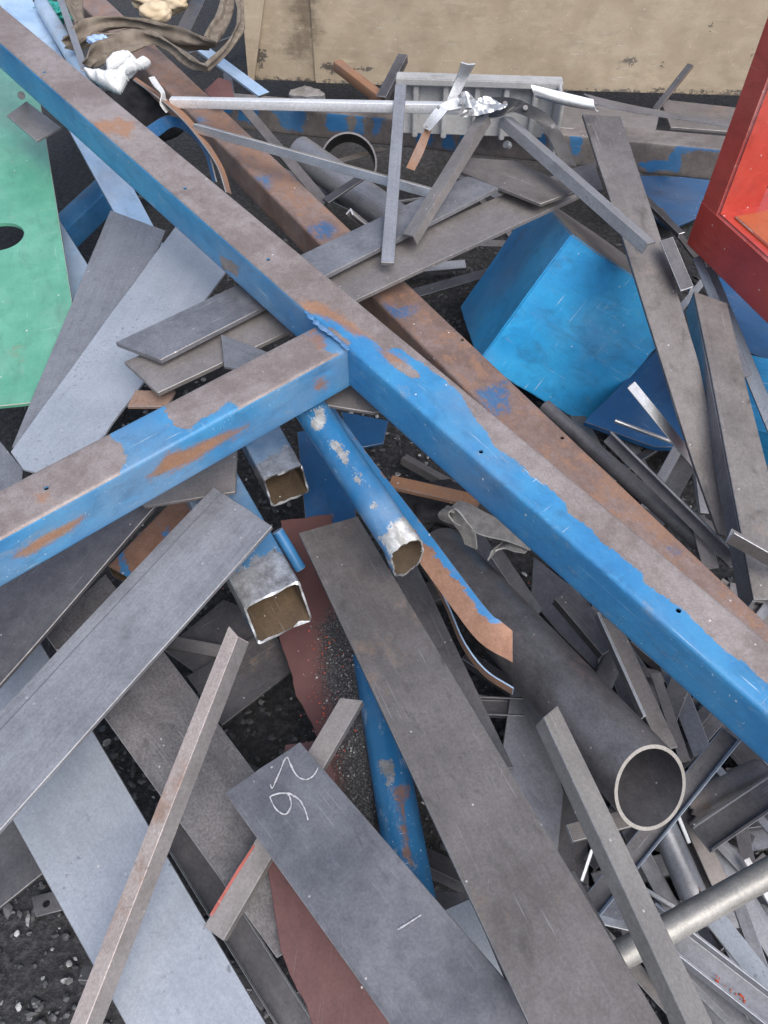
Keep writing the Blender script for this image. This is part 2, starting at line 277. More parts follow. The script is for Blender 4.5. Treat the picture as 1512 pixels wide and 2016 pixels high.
def plate(name, label, px, h, th, mat, cat='steel plate', edge='edged', bev=.0011, rag=0., cuts=None, crease=None, parent=None, group=None, cell=0., warp=0.):
    """flat plate: outline px lies on the plane through the heights h; thickness th below it"""
    pl = plane(h); W = [onp(pl, *q) for q in px]
    if rag:
        W2 = []
        for i, a in enumerate(W):
            b_ = W[(i+1) % len(W)]; L = (b_-a).length; k = max(1, int(L/.012)) if (cuts is None or i in cuts) else 1
            t_ = (b_-a).normalized().cross(pl[1])
            for j in range(k):
                q = a.lerp(b_, j/k)
                if j: q = q + t_*rag*(noise.noise(q*23)+.5*noise.noise(q*71))
                W2.append(q)
        W = W2
    c = sum(W, Vector())/len(W)
    e = max(((W[(i+1) % len(W)]-W[i]) for i in range(len(W))), key=lambda d: d.length) if not rag else (onp(pl, *px[-1])-onp(pl, *px[0]))
    mw = frame(c, e, pl[1]); inv = mw.inverted()
    bm = bmesh.new(); tv = [bm.verts.new((inv @ q).xy.to_3d()) for q in W]
    f = bm.faces.new(tv); f.normal_update()
    if f.normal.z < 0: f.normal_flip()
    ex = bmesh.ops.extrude_face_region(bm, geom=[f]); vs = [g for g in ex['geom'] if isinstance(g, bmesh.types.BMVert)]
    # extruded copy becomes the top; original drops by th
    top = set(vs)
    for v in bm.verts:
        if v not in top: v.co.z -= th
    bmesh.ops.recalc_face_normals(bm, faces=bm.faces)
    bev = min(bev, th*.3)
    if bev: bmesh.ops.bevel(bm, geom=[e_ for e_ in bm.edges if e_.calc_face_angle(0) > .5], offset=bev, segments=1, affect='EDGES', material=1, clamp_overlap=True)
    if crease:
        for (a, b2, dz) in crease:
            A, B = inv @ onp(pl, *a), inv @ onp(pl, *b2); d = (B-A).normalized(); nn = Vector((d.y, -d.x, 0))
            for off in (0, .005):
                bmesh.ops.bisect_plane(bm, geom=bm.verts[:]+bm.edges[:]+bm.faces[:], plane_co=A+nn*off, plane_no=nn)
            for v in bm.verts:
                s = (v.co-A).dot(nn)
                v.co.z += dz*max(0, min(1, s/.005))
    if cell:
        xs = [v.co.x for v in bm.verts]; ys = [v.co.y for v in bm.verts]
        for lo, hi, ax in ((min(xs), max(xs), Vector((1, 0, 0))), (min(ys), max(ys), Vector((0, 1, 0)))):
            k = int((hi-lo)/cell)
            for i in range(1, k):
                bmesh.ops.bisect_plane(bm, geom=bm.verts[:]+bm.edges[:]+bm.faces[:], plane_co=ax*(lo+(hi-lo)*i/k), plane_no=ax)
        if warp:
            for v in bm.verts: v.co.z += warp*noise.noise(Vector((v.co.x*6, v.co.y*6, px[0][0]*.37)))
    o = link(name, finish(bm, name), [mat, edge], mw)
    if parent is not None: setparent(o, parent)
    else: tag(o, label, cat, group)
    return o

def rrect(w, h, r=0., k=3, sub=1, x0=None):
    """rectangle, top at y=0, x centred (or from x0); rounded corners, flats subdivided"""
    x0 = -w/2 if x0 is None else x0; x1 = x0+w; pts = []
    for cx, cy, a0 in ((x1-r, -r, 90), (x1-r, -h+r, 0), (x0+r, -h+r, -90), (x0+r, -r, -180)):
        cor = [(cx+r*math.cos(R(a0-90*i/k)), cy+r*math.sin(R(a0-90*i/k))) for i in range(k+1)] if r else [(cx, cy)]
        if pts and sub > 1:
            a = pts[-1]; b_ = cor[0]; pts += [(a[0]+(b_[0]-a[0])*i/sub, a[1]+(b_[1]-a[1])*i/sub) for i in range(1, sub)]
        pts += cor
    if sub > 1:
        a = pts[-1]; b_ = pts[0]; pts += [(a[0]+(b_[0]-a[0])*i/sub, a[1]+(b_[1]-a[1])*i/sub) for i in range(1, sub)]
    return pts
def tube_prof(w, h, t, r=.006, sub=1, x0=None):
    o = rrect(w, h, r, 3, sub, x0); x0 = -w/2 if x0 is None else x0
    i = [(x0+t+(x-x0)*(w-2*t)/w, -t+y*(h-2*t)/h) for x, y in o]
    return o, i
def circ(r, t=None, n=40):
    o = [(r*math.sin(2*math.pi*i/n), r*math.cos(2*math.pi*i/n)) for i in range(n)]
    return o, ([(x*(r-t)/r, y*(r-t)/r) for x, y in o] if t else None)
def ell(w, leg, t, side=1, up=False):
    """angle iron: flange across the top, leg hanging (or standing) at one side"""
    s = side; y2 = leg if up else -leg
    p = [(-s*w/2, 0), (s*w/2, 0), (s*w/2, y2), (s*(w/2-t), y2), (s*(w/2-t), -t), (-s*w/2, -t)]
    if up: p = [(-s*w/2, 0), (s*(w/2-t), 0), (s*(w/2-t), leg), (s*w/2, leg), (s*w/2, -t), (-s*w/2, -t)]
    return p, None
def chan(w, leg, t, up=True):
    y = leg if up else -leg
    p = [(-w/2, y), (-w/2+t, y), (-w/2+t, 0), (w/2-t, 0), (w/2-t, y), (w/2, y), (w/2, -t), (-w/2, -t)] if up else [(-w/2, 0), (w/2, 0), (w/2, y), (w/2-t, y), (w/2-t, -t), (-w/2+t, -t), (-w/2+t, y), (-w/2, y)]
    return p, None

def bar(name, label, A, B, prof, mat, cat='steel bar', roll=0., ext=(0, 0), nseg=1, edge='edged', bev=.0009, inner=None, rag=(0, 0), skew=(0, 0), parent=None, group=None, fn=None, world=False, bend=0., legmat=None, skz=0., skza=0.):
    """section prof swept from A to B (photo point + height)"""
    a = A if world else P(*A); b_ = B if world else P(*B)
    x = (b_-a).normalized(); a = a-x*ext[0]; b_ = b_+x*ext[1]
    n = Vector((0, 0, 1)); n = (n-x*n.dot(x)).normalized()
    n = Matrix.Rotation(roll, 3, x) @ n
    mw = frame(a, x, n); L = (b_-a).length; out, inn = prof
    # lateral axis is y = n x axis, height is z
    bm = bmesh.new(); loops = []
    for i in range(nseg+1):
        s = L*i/nseg; row = []
        for li, lp in enumerate((out, inn)):
            if lp is None: continue
            vs = []
            for j, (px_, pz) in enumerate(lp):
                ss = s
                ph = math.atan2(pz, px_)
                if i == 0: ss += skza*pz + rag[0]*(noise.noise(Vector((px_*90, pz*90, 3.1)))+.5*noise.noise(Vector((px_*260, pz*260, 1)))) + skew[0]*px_
                if i == nseg: ss += skz*pz + rag[1]*(noise.noise(Vector((px_*90, pz*90, 7.7)))+.5*noise.noise(Vector((px_*260, pz*260, 2)))) + skew[1]*px_
                co = Vector((ss, px_, pz + bend*4*(i/nseg)*(1-i/nseg)))
                if fn: co = fn(co, L, li)
                vs.append(bm.verts.new(co))
            row.append(vs)
        loops.append(row)
    n_ = len(out)
    mi = 2 if inner else 0
    for i in range(nseg):
        for li in range(len(loops[0])):
            p, q = loops[i][li], loops[i+1][li]
            for j in range(n_):
                k = (j+1) % n_
                f = bm.faces.new((p[j], p[k], q[k], q[j])); f.material_index = mi if li else 0
    for i in (0, nseg):
        if inn:
            for j in range(n_):
                k = (j+1) % n_
                f = bm.faces.new((loops[i][0][j], loops[i][0][k], loops[i][1][k], loops[i][1][j])); f.material_index = 1
        else:
            f = bm.faces.new(loops[i][0]); f.material_index = 1
    bmesh.ops.recalc_face_normals(bm, faces=bm.faces)
    if bev and not inn:
        bmesh.ops.bevel(bm, geom=[e_ for e_ in bm.edges if e_.calc_face_angle(0) > .6], offset=bev, segments=1, affect='EDGES', material=1, clamp_overlap=True)
    if legmat:
        bm.normal_update()
        for f in bm.faces:
            if abs(f.normal.y) > .85 and f.calc_area() > 2e-4: f.material_index = 2
    o = link(name, finish(bm, name), [mat, edge] + ([inner] if inner else []) + ([legmat] if legmat else []), mw)
    if parent is not None: setparent(o, parent)
    else: tag(o, label, cat, group)
    return o

def flat(w, t): return rrect(w, t), None

def catmull(pts, k=8):
    if len(pts) < 3: return [pts[0].lerp(pts[-1], i/k) for i in range(k+1)]
    out = []; p = [pts[0]*2-pts[1]] + list(pts) + [pts[-1]*2-pts[-2]]
    for i in range(1, len(p)-2):
        for j in range(k):
            t = j/k; a, b_, c, d = p[i-1], p[i], p[i+1], p[i+2]
            out.append(.5*((2*b_)+(c-a)*t+(2*a-5*b_+4*c-d)*t*t+(3*b_-a-3*c+d)*t**3))
    out.append(pts[-1]); return out
def strip(name, label, Lp, Rp, th, mat, cat='metal strip', edge='edged', k=8, parent=None, group=None, cross=1, arch=0., rough=0., off=0., fold=0.):
    """bent ribbon between two edge lines (photo point + height each), thickness th"""
    a = catmull([P(*q) for q in Lp], k); b_ = catmull([P(*q) for q in Rp], k)
    n = min(len(a), len(b_)); bm = bmesh.new(); tops = []; bots = []
    c0 = sum(a, Vector())/len(a)
    for i in range(n):
        t0 = (a[min(i+1, n-1)]-a[max(i-1, 0)]); wv = b_[i]-a[i]; nn = t0.cross(wv).normalized()
        if nn.dot(C0-a[i]) < 0: nn = -nn
        rt, rb = [], []
        for j in range(cross+1):
            s = j/cross; p = a[i].lerp(b_[i], s) - c0
            p = p + nn*(off+fold*math.sin(s*9.4+3*noise.noise((p+c0)*7)) +arch*4*s*(1-s) + (rough*(noise.noise((p+c0)*35)+.6*noise.noise((p+c0)*110)) if rough else 0))
            rt.append(bm.verts.new(p)); rb.append(bm.verts.new(p-nn*th))
        tops.append(rt); bots.append(rb)
    for i in range(n-1):
        for j in range(cross):
            bm.faces.new((tops[i][j], tops[i][j+1], tops[i+1][j+1], tops[i+1][j])); bm.faces.new((bots[i][j], bots[i+1][j], bots[i+1][j+1], bots[i][j+1]))
        for j in (0, cross): bm.faces.new((tops[i][j], tops[i+1][j], bots[i+1][j], bots[i][j])).material_index = 1
    for i in (0, n-1):
        for j in range(cross): bm.faces.new((tops[i][j], tops[i][j+1], bots[i][j+1], bots[i][j])).material_index = 1
    bmesh.ops.recalc_face_normals(bm, faces=bm.faces)
    o = link(name, finish(bm, name, 40), [mat, edge], Matrix.Translation(c0))
    if parent is not None: setparent(o, parent)
    else: tag(o, label, cat, group)
    return o
def lump(name, label, ctr, size, mat, cat, amp=.3, freq=3., sub=4, rotz=0., parent=None):
    bm = bmesh.new(); bmesh.ops.create_icosphere(bm, subdivisions=sub, radius=1)
    for v in bm.verts:
        d = 1+amp*noise.noise(v.co*freq)+amp*.5*noise.noise(v.co*freq*2.7+Vector((5, 1, 2)))
        v.co = Vector((v.co.x*size[0], v.co.y*size[1], v.co.z*size[2]))*d
    o = link(name, finish(bm, name, 60), [mat], Matrix.Translation(P(*ctr)) @ Matrix.Rotation(rotz, 4, 'Z'))
    if parent is not None: setparent(o, parent)
    else: tag(o, label, cat)
    return o

BB_ = {}
def sdist(poly, x, y):
    xa, xb, ya, yb = BB_.setdefault(id(poly), (min(p[0] for p in poly), max(p[0] for p in poly), min(p[1] for p in poly), max(p[1] for p in poly)))
    ox, oy = max(xa-x, x-xb, 0), max(ya-y, y-yb, 0)
    if ox+oy > 45: return -(ox+oy)
    ins = False; dm = 1e9; n = len(poly)
    for i in range(n):
        x1, y1 = poly[i]; x2, y2 = poly[(i+1) % n]
        if (y1 > y) != (y2 > y) and x < (x2-x1)*(y-y1)/(y2-y1)+x1: ins = not ins
        dx, dy = x2-x1, y2-y1; l = dx*dx+dy*dy
        t = max(0, min(1, ((x-x1)*dx+(y-y1)*dy)/l)) if l else 0
        dm = min(dm, (x-x1-t*dx)**2+(y-y1-t*dy)**2)
    dm = math.sqrt(dm); return dm if ins else -dm
def wear(o, top=(-.3, []), side=(.3, []), attr='paint', topz=.62):
    """lay worn patches: each patch outline becomes a distance field stored on the mesh"""
    BB_.clear(); me = o.data; mw = o.matrix_basis
    at = me.attributes.new(attr, 'FLOAT', 'CORNER'); vals = [0.]*len(me.loops)
    pj = [proj(mw @ v.co) for v in me.vertices]; m3 = mw.to_3x3()
    for p in me.polygons:
        d, ps = top if (m3 @ p.normal).z > topz else side
        for li in p.loop_indices:
            x, y = pj[me.loops[li].vertex_index]; v = d
            for sg, poly in ps:
                s = sdist(poly, x, y)/100
                v = max(v, s) if sg > 0 else min(v, -s)
            vals[li] = max(-.4, min(.4, v))
    at.data.foreach_set('value', vals)
#--BODY--
# ================================================================== setting
bm = bmesh.new(); bmesh.ops.create_grid(bm, x_segments=60, y_segments=60, size=40)
for v in bm.verts:
    if v.co.length < 6: v.co.z += .012*noise.noise(v.co*2)
g = link('ground', finish(bm, 'ground'), ['ground'], Matrix.Translation((0, 0, GROUND)))
tag(g, 'black gritty yard ground under the scrap heap', 'ground', kind='structure')

def scatter(name, label, n, area, size, mat, z, flatn=.6, seed=1, cat='gravel'):
    rn = random.Random(seed); bt = bmesh.new(); bmesh.ops.create_icosphere(bt, subdivisions=1, radius=1)
    iv = [v.co.copy() for v in bt.verts]; fi = [[v.index for v in f.verts] for f in bt.faces]; bt.free(); V, Fc = [], []
    for i in range(n):
        if callable(area): p = area(rn)
        else: p = Vector((rn.uniform(area[0], area[1]), rn.uniform(area[2], area[3]), z))
        s = size[0]+(size[1]-size[0])*rn.random()**2.6
        mt = Matrix.Translation(p) @ Matrix.Rotation(rn.uniform(0, 6.28), 4, 'Z') @ Matrix.Rotation(rn.uniform(-.5, .5), 4, 'X') @ Matrix.Diagonal((s*rn.uniform(.7, 1.5), s*rn.uniform(.6, 1.1), s*flatn*rn.uniform(.6, 1.2), 1))
        k0 = len(V); V += [mt @ (v*rn.uniform(.7, 1.25)) for v in iv]; Fc += [[a+k0 for a in f] for f in fi]
    me = bpy.data.meshes.new(name); me.from_pydata(V, [], Fc)
    o = link(name, me, [mat]); return tag(o, label, cat, kind='stuff')
scatter('gravel', 'dark crushed stone lying between the scrap pieces', 14000, (-1.1, 1.3, .05, 2.6), (.0018, .0115), 'stone', GROUND+.004, seed=2)
scatter('metal_flakes', 'pale grey flakes and crumbs on the black ground', 1500, (-1.0, 1.1, .1, 1.9), (.001, .010), 'flake', GROUND+.01, .3, seed=3, cat='flakes')
scatter('paint_chips', 'orange red paint chips strewn over the ground', 90, (-.75, .9, .2, 1.3), (.0012, .006), 'chip', GROUND+.012, .35, seed=4, cat='paint chips')

# ================================================================== welded blue T frame
fr = empty('welded_beam_frame', P(600, 640, .45), 'long worn blue box beam with shorter blue beam welded on at right angle', 'steel frame')
o, i = tube_prof(.1, .1, .004, .007, 8, 0.)
mb = bar('long_beam', None, (172, 234, .68), (1508, 1404, .52), (o, i), 'blue', ext=(1.1, .25), nseg=190, inner='inner', parent=fr)
bpl = plane([(172, 234, .68), (1508, 1404, .52)])
drill(mb, [(onp(bpl, *q), .0042) for q in ((87, 142), (364, 371), (528, 511), (1336, 1202), (947, 889))], bpl[1])
wear(mb, (-.3, [(1, [(597, 612), (612, 616), (645, 621), (686, 643), (727, 664), (757, 690), (782, 681), (827, 712), (858, 734), (910, 779), (927, 812), (954, 845), (972, 876), (992, 893), (1033, 924), (1071, 955), (1105, 975), (1119, 1011), (1164, 1042), (1184, 1069), (1260, 1124), (1274, 1148), (1322, 1186), (1363, 1214), (1394, 1255), (1439, 1290), (1473, 1310), (1530, 1365), (1560, 1480), (1037, 1030), (683, 700)]),
                  (-1, [(748, 690), (775, 700), (800, 716), (826, 738), (818, 748), (790, 734), (762, 712)]), (-1, [(650, 642), (690, 672), (684, 680), (645, 652)])]),
     (.35, [(-1, [(430, 500), (470, 525), (468, 545), (440, 530)])]))
wear(mb, (-.4, [(1, [(178, 238), (228, 240), (238, 262), (190, 258)]), (1, [(228, 232), (262, 240), (256, 274), (236, 270)]), (1, [(590, 590), (640, 600), (690, 635), (730, 668), (700, 660), (650, 628), (605, 612)]), (1, [(745, 688), (775, 697), (800, 716), (780, 714)])]), (-.4, []), attr='rust')
o, i = tube_prof(.098, .098, .004, .007, 8, 0.)
cb = bar('cross_beam', None, (0, 1062, .588), (683, 688, .590), (o, i), 'blue', ext=(.5, .004), nseg=80, inner='inner', parent=fr)
cpl = plane([(0, 1062, .588), (683, 688, .590)])
drill(cb, [(onp(cpl, *q), .0042) for q in ((91, 961), (547, 676))], cpl[1])
wear(cb, (-.3, [(1, [(206, 851), (254, 815), (322, 780), (327, 810), (344, 838), (375, 848), (399, 824), (454, 790), (470, 806), (375, 868), (232, 945), (248, 903), (237, 875)]), (1, [(590, 640), (620, 625), (690, 680), (670, 700), (640, 690), (610, 665)]), (1, [(-20, 935), (28, 940), (10, 960), (-20, 970)])]),
     (.35, [(-1, [(296, 940), (330, 896), (375, 885), (420, 862), (490, 836), (423, 878), (378, 905)]), (-1, [(28, 1096), (80, 1058), (131, 1033), (170, 1010), (137, 1043), (45, 1098)])]))
wear(cb, (-.4, [(1, [(600, 640), (612, 636), (640, 680), (625, 690)]), (1, [(70, 968), (100, 966), (95, 990), (72, 990)])]), (-.4, [(1, [(290, 945), (328, 897), (375, 883), (420, 862), (490, 836), (423, 880), (378, 908)]), (1, [(25, 1098), (80, 1058), (131, 1033), (172, 1010), (137, 1045), (45, 1100)]), (1, [(620, 752), (642, 746), (640, 762), (622, 764)])]), attr='rust')
# weld bead along the joint
path = catmull([P(602, 614, .607), P(628, 640, .603), P(655, 660, .599), P(684, 687, .596)], 14)
bm = bmesh.new()
for k, p in enumerate(path):
    r_ = .0030+.0030*noise.noise(p*90)+.0012*noise.noise(p*400); bmesh.ops.create_icosphere(bm, subdivisions=2, radius=1, matrix=Matrix.Translation(p-fr.location) @ Matrix.Diagonal((r_*1.5, r_*1.5, r_*.55, 1)))
wb = link('weld_bead', finish(bm, 'weld_bead', 70), ['bluenoise'], Matrix.Translation(fr.location)); setparent(wb, fr)

# second long beam, mostly bare and rusty
o, i = tube_prof(.1, .09, .004, .007, 8, 0.)
b2 = bar('box_beam', 'rust brown box beam with blue paint remnants running under the long blue beam', (268, 117, .495), (738, 587, .435), (o, i), 'beam2', 'steel beam', ext=(.75, 1.75), nseg=200, inner='inner')
p2 = plane([(268, 117, .495), (738, 587, .435)])
drill(b2, [(onp(p2, *q), .0042) for q in ((910, 669), (1107, 862))], p2[1])
wear(b2, (-.3, [(1, [(500, 352), (522, 338), (556, 332), (556, 345), (528, 374)]), (1, [(600, 452), (640, 433), (664, 450), (650, 470), (622, 470)]), (1, [(752, 598), (800, 606), (832, 598), (800, 630), (770, 622)]), (1, [(935, 772), (1000, 746), (1004, 812), (965, 818)]), (1, [(1310, 1080), (1340, 1066), (1384, 1058), (1388, 1070), (1330, 1092)]), (1, [(372, 240), (398, 228), (410, 236), (386, 252)])]), (-.25, []))
wear(b2, (-.09, [(1, [(1120, 820), (1330, 1010), (1400, 1120), (1300, 1060), (1180, 940)]), (1, [(330, 150), (560, 330), (600, 420), (500, 330)]), (-1, [(760, 600), (960, 730), (1000, 800), (880, 700)])]), (-.1, []), attr='rust')

# blue beam at the back
o, i = tube_prof(.1, .1, .004, .007, 8, 0.)
b3 = bar('box_beam', 'scraped blue and rust box beam lying across the heap before the sand coloured container', (420, 200, .20), (1470, 298, .42), (o, i), 'beam3', 'steel beam', ext=(.1, .2), nseg=150, inner='inner')
wear(b3, (-.1, []), (-.08, [(1, [(470, 200), (512, 205), (505, 245), (470, 235)]), (1, [(520, 205), (600, 215), (598, 262), (560, 250), (540, 225)]), (1, [(640, 215), (685, 218), (682, 262), (645, 255)]), (1, [(700, 220), (715, 222), (720, 266), (700, 262)]), (1, [(820, 235), (845, 235), (850, 285), (822, 280)]), (1, [(865, 230), (895, 236), (893, 297), (870, 290)]), (1, [(1120, 262), (1150, 262), (1140, 305), (1125, 310)]), (1, [(735, 222), (760, 224), (756, 240), (742, 268), (734, 262)]), (1, [(420, 195), (460, 200), (455, 225), (420, 220)]), (1, [(905, 240), (915, 240), (925, 296), (905, 298)]), (1, [(1060, 255), (1075, 256), (1076, 300), (1066, 312)]), (1, [(1330, 285), (1420, 292), (1420, 300), (1330, 296)]), (1, [(1255, 318), (1310, 318), (1330, 290), (1345, 285), (1340, 340), (1255, 332)])]))
wear(b3, (-.3, []), (-.15, []), attr='rust')
sp_ = plane([(905, 240, .375), (1010, 252, .385)])

# ================================================================== flat bars crossing the middle
plate('flat_bar', 'thick grey flat bar reaching from under the blue beam over the pale blue sheet', [(227, 674), (316, 708), (992, 364), (920, 346)], [(270, 690, .49), (955, 355, .53)], .012, 'grey2', 'flat bar', edge='edged', cuts=[0], rag=.0013, cell=.05, warp=.0015)
plate('flat_bar', 'grey brown flat bar with slanted end lying just below the thick one', [(244, 712), (310, 773), (1142, 384), (1065, 350)], [(280, 745, .465), (1105, 368, .505)], .011, 'brown', 'flat bar', cuts=[0], rag=.0013, cell=.05, warp=.0015)
plate('steel_plate', 'short slant cut brown plate on top of the crossing flat bars', [(903, 309), (1012, 316), (1141, 374), (1064, 401), (890, 331)], [(900, 315, .53), (1120, 380, .535)], .009, 'brown2')
plate('steel_plate', 'small brown grey plate end beside the slanting wide bar', [(1072, 352), (1130, 330), (1170, 319), (1188, 374), (1138, 376)], .49, .008, 'brown')
plate('steel_plate', 'little grey plate corner sticking up beside the welded cross beam', [(434, 657), (530, 694), (520, 735), (441, 722)], [(434, 657, .485), (520, 735, .478)], .006, 'grey')
plate('steel_plate', 'narrow rusty plate end below the slanted flat bar by the cross beam', [(250, 800), (266, 768), (345, 768), (330, 800)], .43, .008, 'rusty')

# thin bars stacked on them
bar('flat_bar', 'slim straight grey flat bar standing across the crossing flat bars', (789, 166, .63), (763, 517, .522), flat(.031, .009), 'grey', 'flat bar')
bar('angle_bar', 'short brown angle iron with chamfered end leaning beside the slim grey bar', (950, 226, .63), (803, 463, .535), ell(.036, .026, .005, 1), 'brown', 'angle bar', skew=(0, .3), roll=.35)
bar('angle_bar', 'light grey angle bar running down to the slim upright grey bar', (385, 243, .56), (855, 372, .535), ell(.024, .022, .004, -1), 'bright', 'angle bar', edge='alu', roll=-.35)
bar('aluminium_profile', 'straight white aluminium profile bridging the beams below the container', (335, 192, .575), (905, 203, .62), (rrect(.022, .026, .002, 2), None), 'alu', 'aluminium bar', edge='alu')
bar('angle_bar', 'long blue grey angle iron pointing down right from the perforated arch', (998, 229, .615), (1284, 478, .56), ell(.038, .026, .005, -1), 'grey', 'angle bar', skew=(0, -.2), roll=-.3)

# ================================================================== wide bars on the right
plate('flat_bar', 'very long grey brown flat bar sloping over the bright blue box', [(1147, 224), (1222, 228), (1305, 480), (1376, 715), (1440, 1010), (1436, 1060), (1414, 1050), (1365, 910), (1303, 715), (1229, 480)], [(1185, 226, .62), (1425, 1050, .27)], .009, 'brown2', 'flat bar', cell=.06, warp=.002)
k = empty('angle_bar', P(1440, 850, .34), 'broad brown angle bar with dark damp stains and dark blue side leg', 'angle bar')
kp = [(1400, 585, .44), (1500, 1100, .34)]
plate('flange', None, [(1366, 573), (1432, 597), (1470, 760), (1512, 925), (1572, 1180), (1484, 1180), (1397, 720)], kp, .006, 'stain', parent=k, edge='edge')
kq = plane(kp)
def low(q, dz):
    p = onp(kq, *q); return Vector((p.x, p.y, p.z-dz))
bm = bmesh.new(); e0 = [onp(kq, 1366, 573), onp(kq, 1484, 1180)]
dd = (e0[1]-e0[0]).normalized(); lt = Vector((-dd.y, dd.x, 0)).normalized()
lt = -lt if lt.x < 0 else lt
vs = []
for p in e0:
    vs.append([bm.verts.new(p+lt*a_+Vector((0, 0, b_))-k.location) for a_, b_ in ((.0, -.007), (.006, -.007), (.006, -.06), (0, -.06))])
for j in range(4): bm.faces.new((vs[0][j], vs[0][(j+1) % 4], vs[1][(j+1) % 4], vs[1][j]))
bm.faces.new(vs[0]); bm.faces.new(vs[1]); bmesh.ops.recalc_face_normals(bm, faces=bm.faces)
lg = link('leg', finish(bm, 'leg'), ['grey'], Matrix.Translation(k.location)); setparent(lg, k)
bar('angle_bar', 'short dark angle iron with shiny sawn end beside the broad brown angle bar', (1312, 470, .53), (1353, 568, .478), ell(.03, .03, .006, 1), 'dark', 'angle bar', edge='alu', roll=.3)
bar('flat_bar', 'narrow blue grey flat bar behind the broad brown angle bar', (1392, 525, .40), (1540, 880, .28), flat(.032, .006), 'blueg', 'flat bar', roll=.3)
bar('flat_bar', 'dark thin flat bar tucked between red stand and broad angle bar', (1372, 505, .42), (1470, 740, .34), flat(.022, .006), 'grey', 'flat bar', roll=.5)

# ================================================================== blue sheet metal boxes
A_ = P(1126, 461, .47)
e1, e2, e3 = Vector((.852, -.107, -.512)), Vector((-.522, -.24, -.818)), Vector((-.036, .965, -.26))
def boxm(name, label, org, ax, dims, mat, seams=True):
    bm = bmesh.new(); x, y, z = [a.normalized() for a in ax]
    bmesh.ops.create_cube(bm, size=1, matrix=Matrix.Translation((.5*dims[0], .5*dims[1], .5*dims[2])) @ Matrix.Diagonal((*dims, 1)))
    bmesh.ops.recalc_face_normals(bm, faces=bm.faces)
    bmesh.ops.bevel(bm, geom=bm.edges[:], offset=.004, segments=3, affect='EDGES', clamp_overlap=True)
    bmesh.ops.subdivide_edges(bm, edges=[e_ for e_ in bm.edges if e_.calc_length() > .1], cuts=14, use_grid_fill=True)
    for v in bm.verts: v.co += v.normal*(.004*noise.noise(v.co*7+org)+.002*noise.noise(v.co*19))
    mw = Matrix(((x.x, y.x, z.x, org.x), (x.y, y.y, z.y, org.y), (x.z, y.z, z.z, org.z), (0, 0, 0, 1)))
    bm.normal_update()
    for f in bm.faces:
        if f.normal.y < -.5: f.material_index = 1
    o = link(name, finish(bm, name), [mat, 'brown2'], mw); return tag(o, label, 'metal box')
boxm('sheet_metal_box', 'big bright blue sheet metal box tipped on its corner', A_, (e1, e2, e3), (.408, .41, .42), 'bluebox')
plate('blue_sheet', 'blue panel with painted-in shade lying low behind the tipped blue box', [(1150, 830), (1300, 680), (1420, 800), (1420, 880), (1290, 880)], [(1200, 810, .05), (1400, 870, .04), (1300, 690, .10)], .02, 'navy_shade', 'metal sheet')  # darkened blue stands in for shade from the box and bars above
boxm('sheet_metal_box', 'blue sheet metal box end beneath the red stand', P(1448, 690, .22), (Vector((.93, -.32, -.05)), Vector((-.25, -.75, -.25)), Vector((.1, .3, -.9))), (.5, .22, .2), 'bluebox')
plate('blue_sheet', 'blue panel with painted-in shade standing in the gap under the red stand', [(1405, 540), (1640, 640), (1640, 760), (1440, 680)], .2, .015, 'navy_shade', 'metal sheet')  # shade below the stand is put into this darker blue

# ================================================================== red stand
rf = empty('red_stand', P(1400, 470, .44), 'red painted steel stand with upright post and orange inside', 'steel stand')
p0 = P(1350, 480, .44); pe = P(1512, 640, .44); dr = (pe-p0); dr.z = 0; dr.normalize()
nf = Vector((dr.y, -dr.x, 0));  nf = nf if nf.dot(C0-p0) > 0 else -nf
def onfront(u, v):
    d = ray(u, v); return C0+d*((p0-C0).dot(nf)/d.dot(nf))
q = onfront(1415, 420)-p0; pw, rh = q.dot(dr), q.z
def rbox(name, a, b_, c, sx, sy, sz, mat, org, bv=.006):
    bm = bmesh.new(); bmesh.ops.create_cube(bm, size=1, matrix=Matrix.Translation((.5*sx, .5*sy, .5*sz)) @ Matrix.Diagonal((sx, sy, sz, 1)))
    bmesh.ops.bevel(bm, geom=bm.edges[:], offset=bv, segments=3, affect='EDGES', material=1)
    bmesh.ops.recalc_face_normals(bm, faces=bm.faces)
    mw = Matrix(((a.x, b_.x, c.x, org.x), (a.y, b_.y, c.y, org.y), (a.z, b_.z, c.z, org.z), (0, 0, 0, 1)))
    o = link(name, finish(bm, name), [mat, 'rededge'], mw); setparent(o, rf); return o
Z_ = Vector((0, 0, 1)); DEP = .17
for k_ in range(400):
    if proj(p0+dr*pw-nf*(.0005*k_)+Z_*rh)[0] > 1499: DEP = .0005*k_; break
rbox('post', dr, -nf, Z_, pw, DEP, .9, 'red', p0)
rl_ = rbox('rail', dr, -nf, Z_, .8, DEP+.12, rh, 'red', p0+nf*.002-Z_*.001)
setparent(rbox('rail_liner', dr, -nf, Z_, .7, DEP+.12, .01, 'orange', p0+dr*(pw+.03)-nf*.022+Z_*(rh-.004), .002), rl_)

